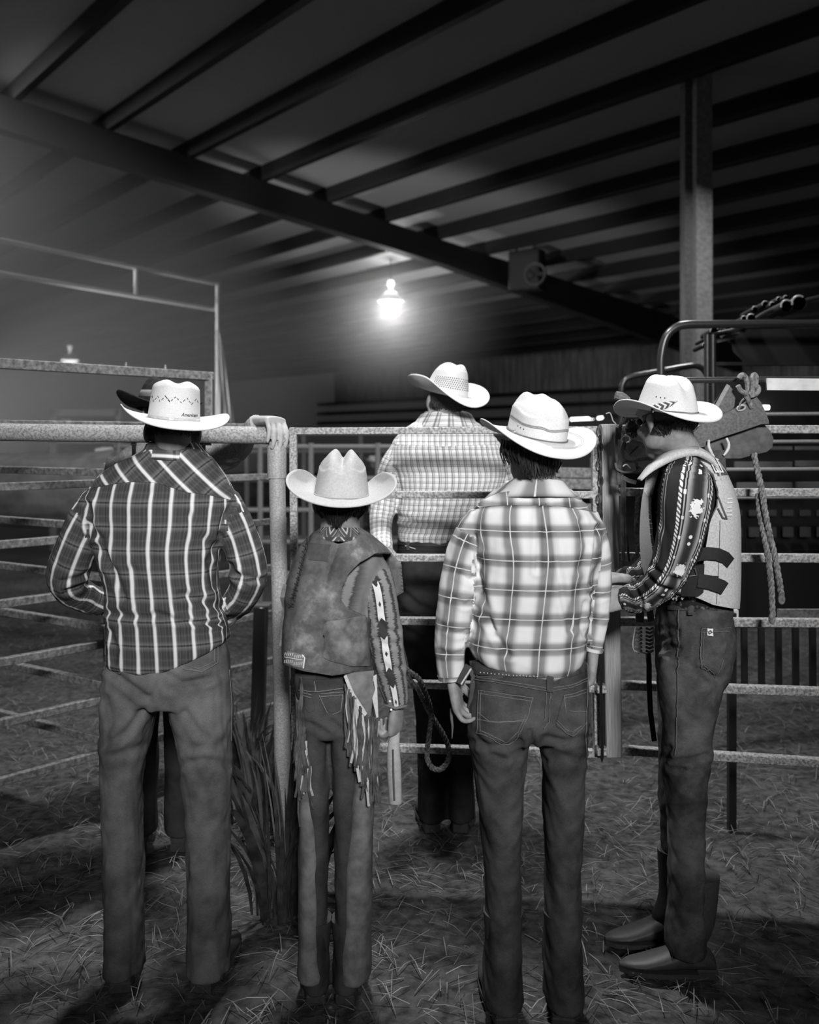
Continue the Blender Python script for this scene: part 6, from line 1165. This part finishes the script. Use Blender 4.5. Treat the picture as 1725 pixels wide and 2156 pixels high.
m = MB(); m.tube(a6r.P[-4:, :3], a6r.P[-4:, 3]*1.15, 14); m.build('shirt_cuff', plain('pale_cuff', .4), sh6)
cloth('jeans', J6, M_D6, p6, .0095, 3, wr=[(.004, .12, (1, 1, .6))], seed=73)
for (px, yw) in ((296, 8), (386, -8)): q = at(px, 1750, Y6); boot(p6, (q.x, Y6, 0), yw, M_BOOT)
hair_shell(p6, *H6, M_HAIR, zlo=-.04, zhi=.02, strands=100, slen=.014)
h6 = Hat(at(333, 862, Y6), rot(25, -2, 6), a=.084, b=.112, h=.125, ta=.72, tb=.8, cd=.02, cw=.3, edge=.25, bs=.1, bf=.09, curl=(70, 60), p=1.6, q=.9)
hat6 = h6.build(p6, M_DKHAT); h6.band('hat_band', plain('grey_band', .2), .42, .7, .003)
# ------------------------------------------------------------------ distant figures and animal
def far_person(px, top, Y, yaw, label, shirt, hatm, group=None):
    """small standing figure whose hat top is at (px, top)"""
    s = F/Y; H = CZ-(top-HY)/s; x0 = at(px, top, Y).x; py = lambda z: HY+(CZ-z)*s; k = H/1.83; X = lambda m_: px+m_*s*k
    t = Loft(Y, [(py(1.5*k), X(-.07), X(.07), .06*k), (py(1.44*k), X(-.15), X(.15), .08*k), (py(1.36*k), X(-.21), X(.21), .11*k), (py(1.15*k), X(-.19), X(.19), .12*k), (py(.95*k), X(-.17), X(.17), .12*k), (py(.85*k), X(-.18), X(.18), .12*k)], 16)
    al = [Limb(Y, [(X(q*.19), py(1.38*k), 0, .05*s*k), (X(q*.25), py(1.1*k), -.02, .045*s*k), (X(q*.22), py(.85*k), -.08, .035*s*k)], 12, .05) for q in (-1, 1)]
    J = [Loft(Y, [(py(.95*k), X(-.165), X(.165), .11*k), (py(.8*k), X(-.17), X(.17), .12*k)], 8)]+[Loft(Y, [(py(.85*k), X(q*.09-.085), X(q*.09+.085), .1*k), (py(.45*k), X(q*.1-.06), X(q*.1+.06), .065*k), (py(.06), X(q*.11-.055), X(q*.11+.055), .07*k)], 14) for q in (-1, 1)]
    Hd = (Vector((x0, Y, 1.6*k)), rot(yaw, -4)); p = person(Y, (x0, Y, 0), label, [(t, .85)]+[(l, .85) for l in J], [(a, .75) for a in al], Hd, Vector((x0, Y, 1.49*k)), [dict(wrist=Vector((a.P[-1, 0], a.P[-1, 1], a.P[-1, 2])), d=(0, -.2, -1), n=(1, 0, 0), w=(0, -1, 0), curl=(.3, .4, .3), s=k) for a in al], M_SKIN, M_EYE, group, k, .016)
    cloth('shirt', [t]+al, shirt, p, .016, 3, seed=5); cloth('jeans', J, M_D6, p, .016, 3, seed=6); h = Hat(Vector((x0, Y, 1.64*k)), rot(yaw, -3), a=.08, b=.11, h=.12*k, curl=(75, 75), p=1.6); h.build(p, hatm, n=32)
    for q in (-1, 1): boot(p, (x0+q*.11*k, Y, 0), yaw, M_BOOT, k)
    return p
M_S1 = plain('dim_shirt', .05); M_S2 = plain('pale_shirt', .25)
far_person(220, 929, 9.2, 150, 'distant man in white hat facing us beyond the pipe fence', M_S1, M_STRAWHAT)
far_person(786, 954, 16.5, 190, 'tiny distant figure in white hat beyond the pens above the boy', M_S1, M_STRAWHAT)
far_person(138, 871, 13.45, 180, 'spectator in pale hat at the left of the announcer stand opening', M_S1, M_STRAWHAT)
far_person(226, 879, 13.45, 170, 'spectator in grey hat at the right of the announcer stand opening', M_S2, M_FELT)
# dark horse standing beyond the pipe fence
hx = at(95, 0, 7.6).x; hs = MB(); HB = (hx, 7.6)
def hp(x, y, z): return Vector((HB[0]+x, HB[1]+y, z))
hs.tube([hp(.78, 0, 1.2), hp(.68, 0, 1.24), hp(.45, 0, 1.2), hp(.1, 0, 1.17), hp(-.3, 0, 1.17), hp(-.6, 0, 1.2), hp(-.78, 0, 1.22)], [.1, .27, .3, .31, .31, .28, .16], 20, True, 24)
hs.tube([hp(-.6, 0, 1.25), hp(-.85, 0, 1.5), hp(-1.08, 0, 1.72), hp(-1.16, 0, 1.78)], [.26, .19, .14, .11], 16, True, 14); hs.tube([hp(-1.08, 0, 1.8), hp(-1.25, 0, 1.68), hp(-1.46, 0, 1.5), hp(-1.53, 0, 1.44)], [.1, .115, .075, .06], 14, True, 14)
for q in (-1, 1):
    hs.tube([hp(-1.06, q*.05, 1.86), hp(-1.07, q*.07, 1.97)], [.03, .008], 8)
    hs.tube([hp(-.55, q*.13, 1.1), hp(-.56, q*.14, .78), hp(-.57, q*.14, .5), hp(-.55, q*.14, .28), hp(-.56, q*.14, .1), hp(-.59, q*.14, .03)], [.14, .085, .06, .045, .045, .06], 12, True, 24)
    hs.tube([hp(.55, q*.14, 1.15), hp(.48, q*.15, .82), hp(.62, q*.15, .55), hp(.62, q*.15, .3), hp(.57, q*.15, .12), hp(.54, q*.15, .03)], [.2, .14, .075, .05, .047, .062], 12, True, 24)
V, Fc, N = remesh(hs, .022, 5); ho = tag(link('horse', V, Fc, speck('dark_coat', .1, .17, 6, .6, .3, 0), None, True, org=(hx, 7.6, 0)), 'dark horse standing beyond the pipe fence on the left, its back just under the rail', 'horse')
m = MB(); m.tube([hp(.8, 0, 1.3), hp(.92, 0, 1.1), hp(.93, 0, .7), hp(.9, 0, .45)], [.05, .07, .06, .01], 10, True, 14); m.build('tail', M_HAIR, ho); m = MB()
for k in range(14): t = k/13; b0 = hp(-.66-.42*t, 0, 1.5+.36*t); m.tube([b0, b0+Vector((.06, .1*(-1)**k, -.1)), b0+Vector((.07, .13*(-1)**k, -.24))], [.03, .03, .005], 6)
tag(m.build('mane', M_HAIR, ho), kind='stuff')
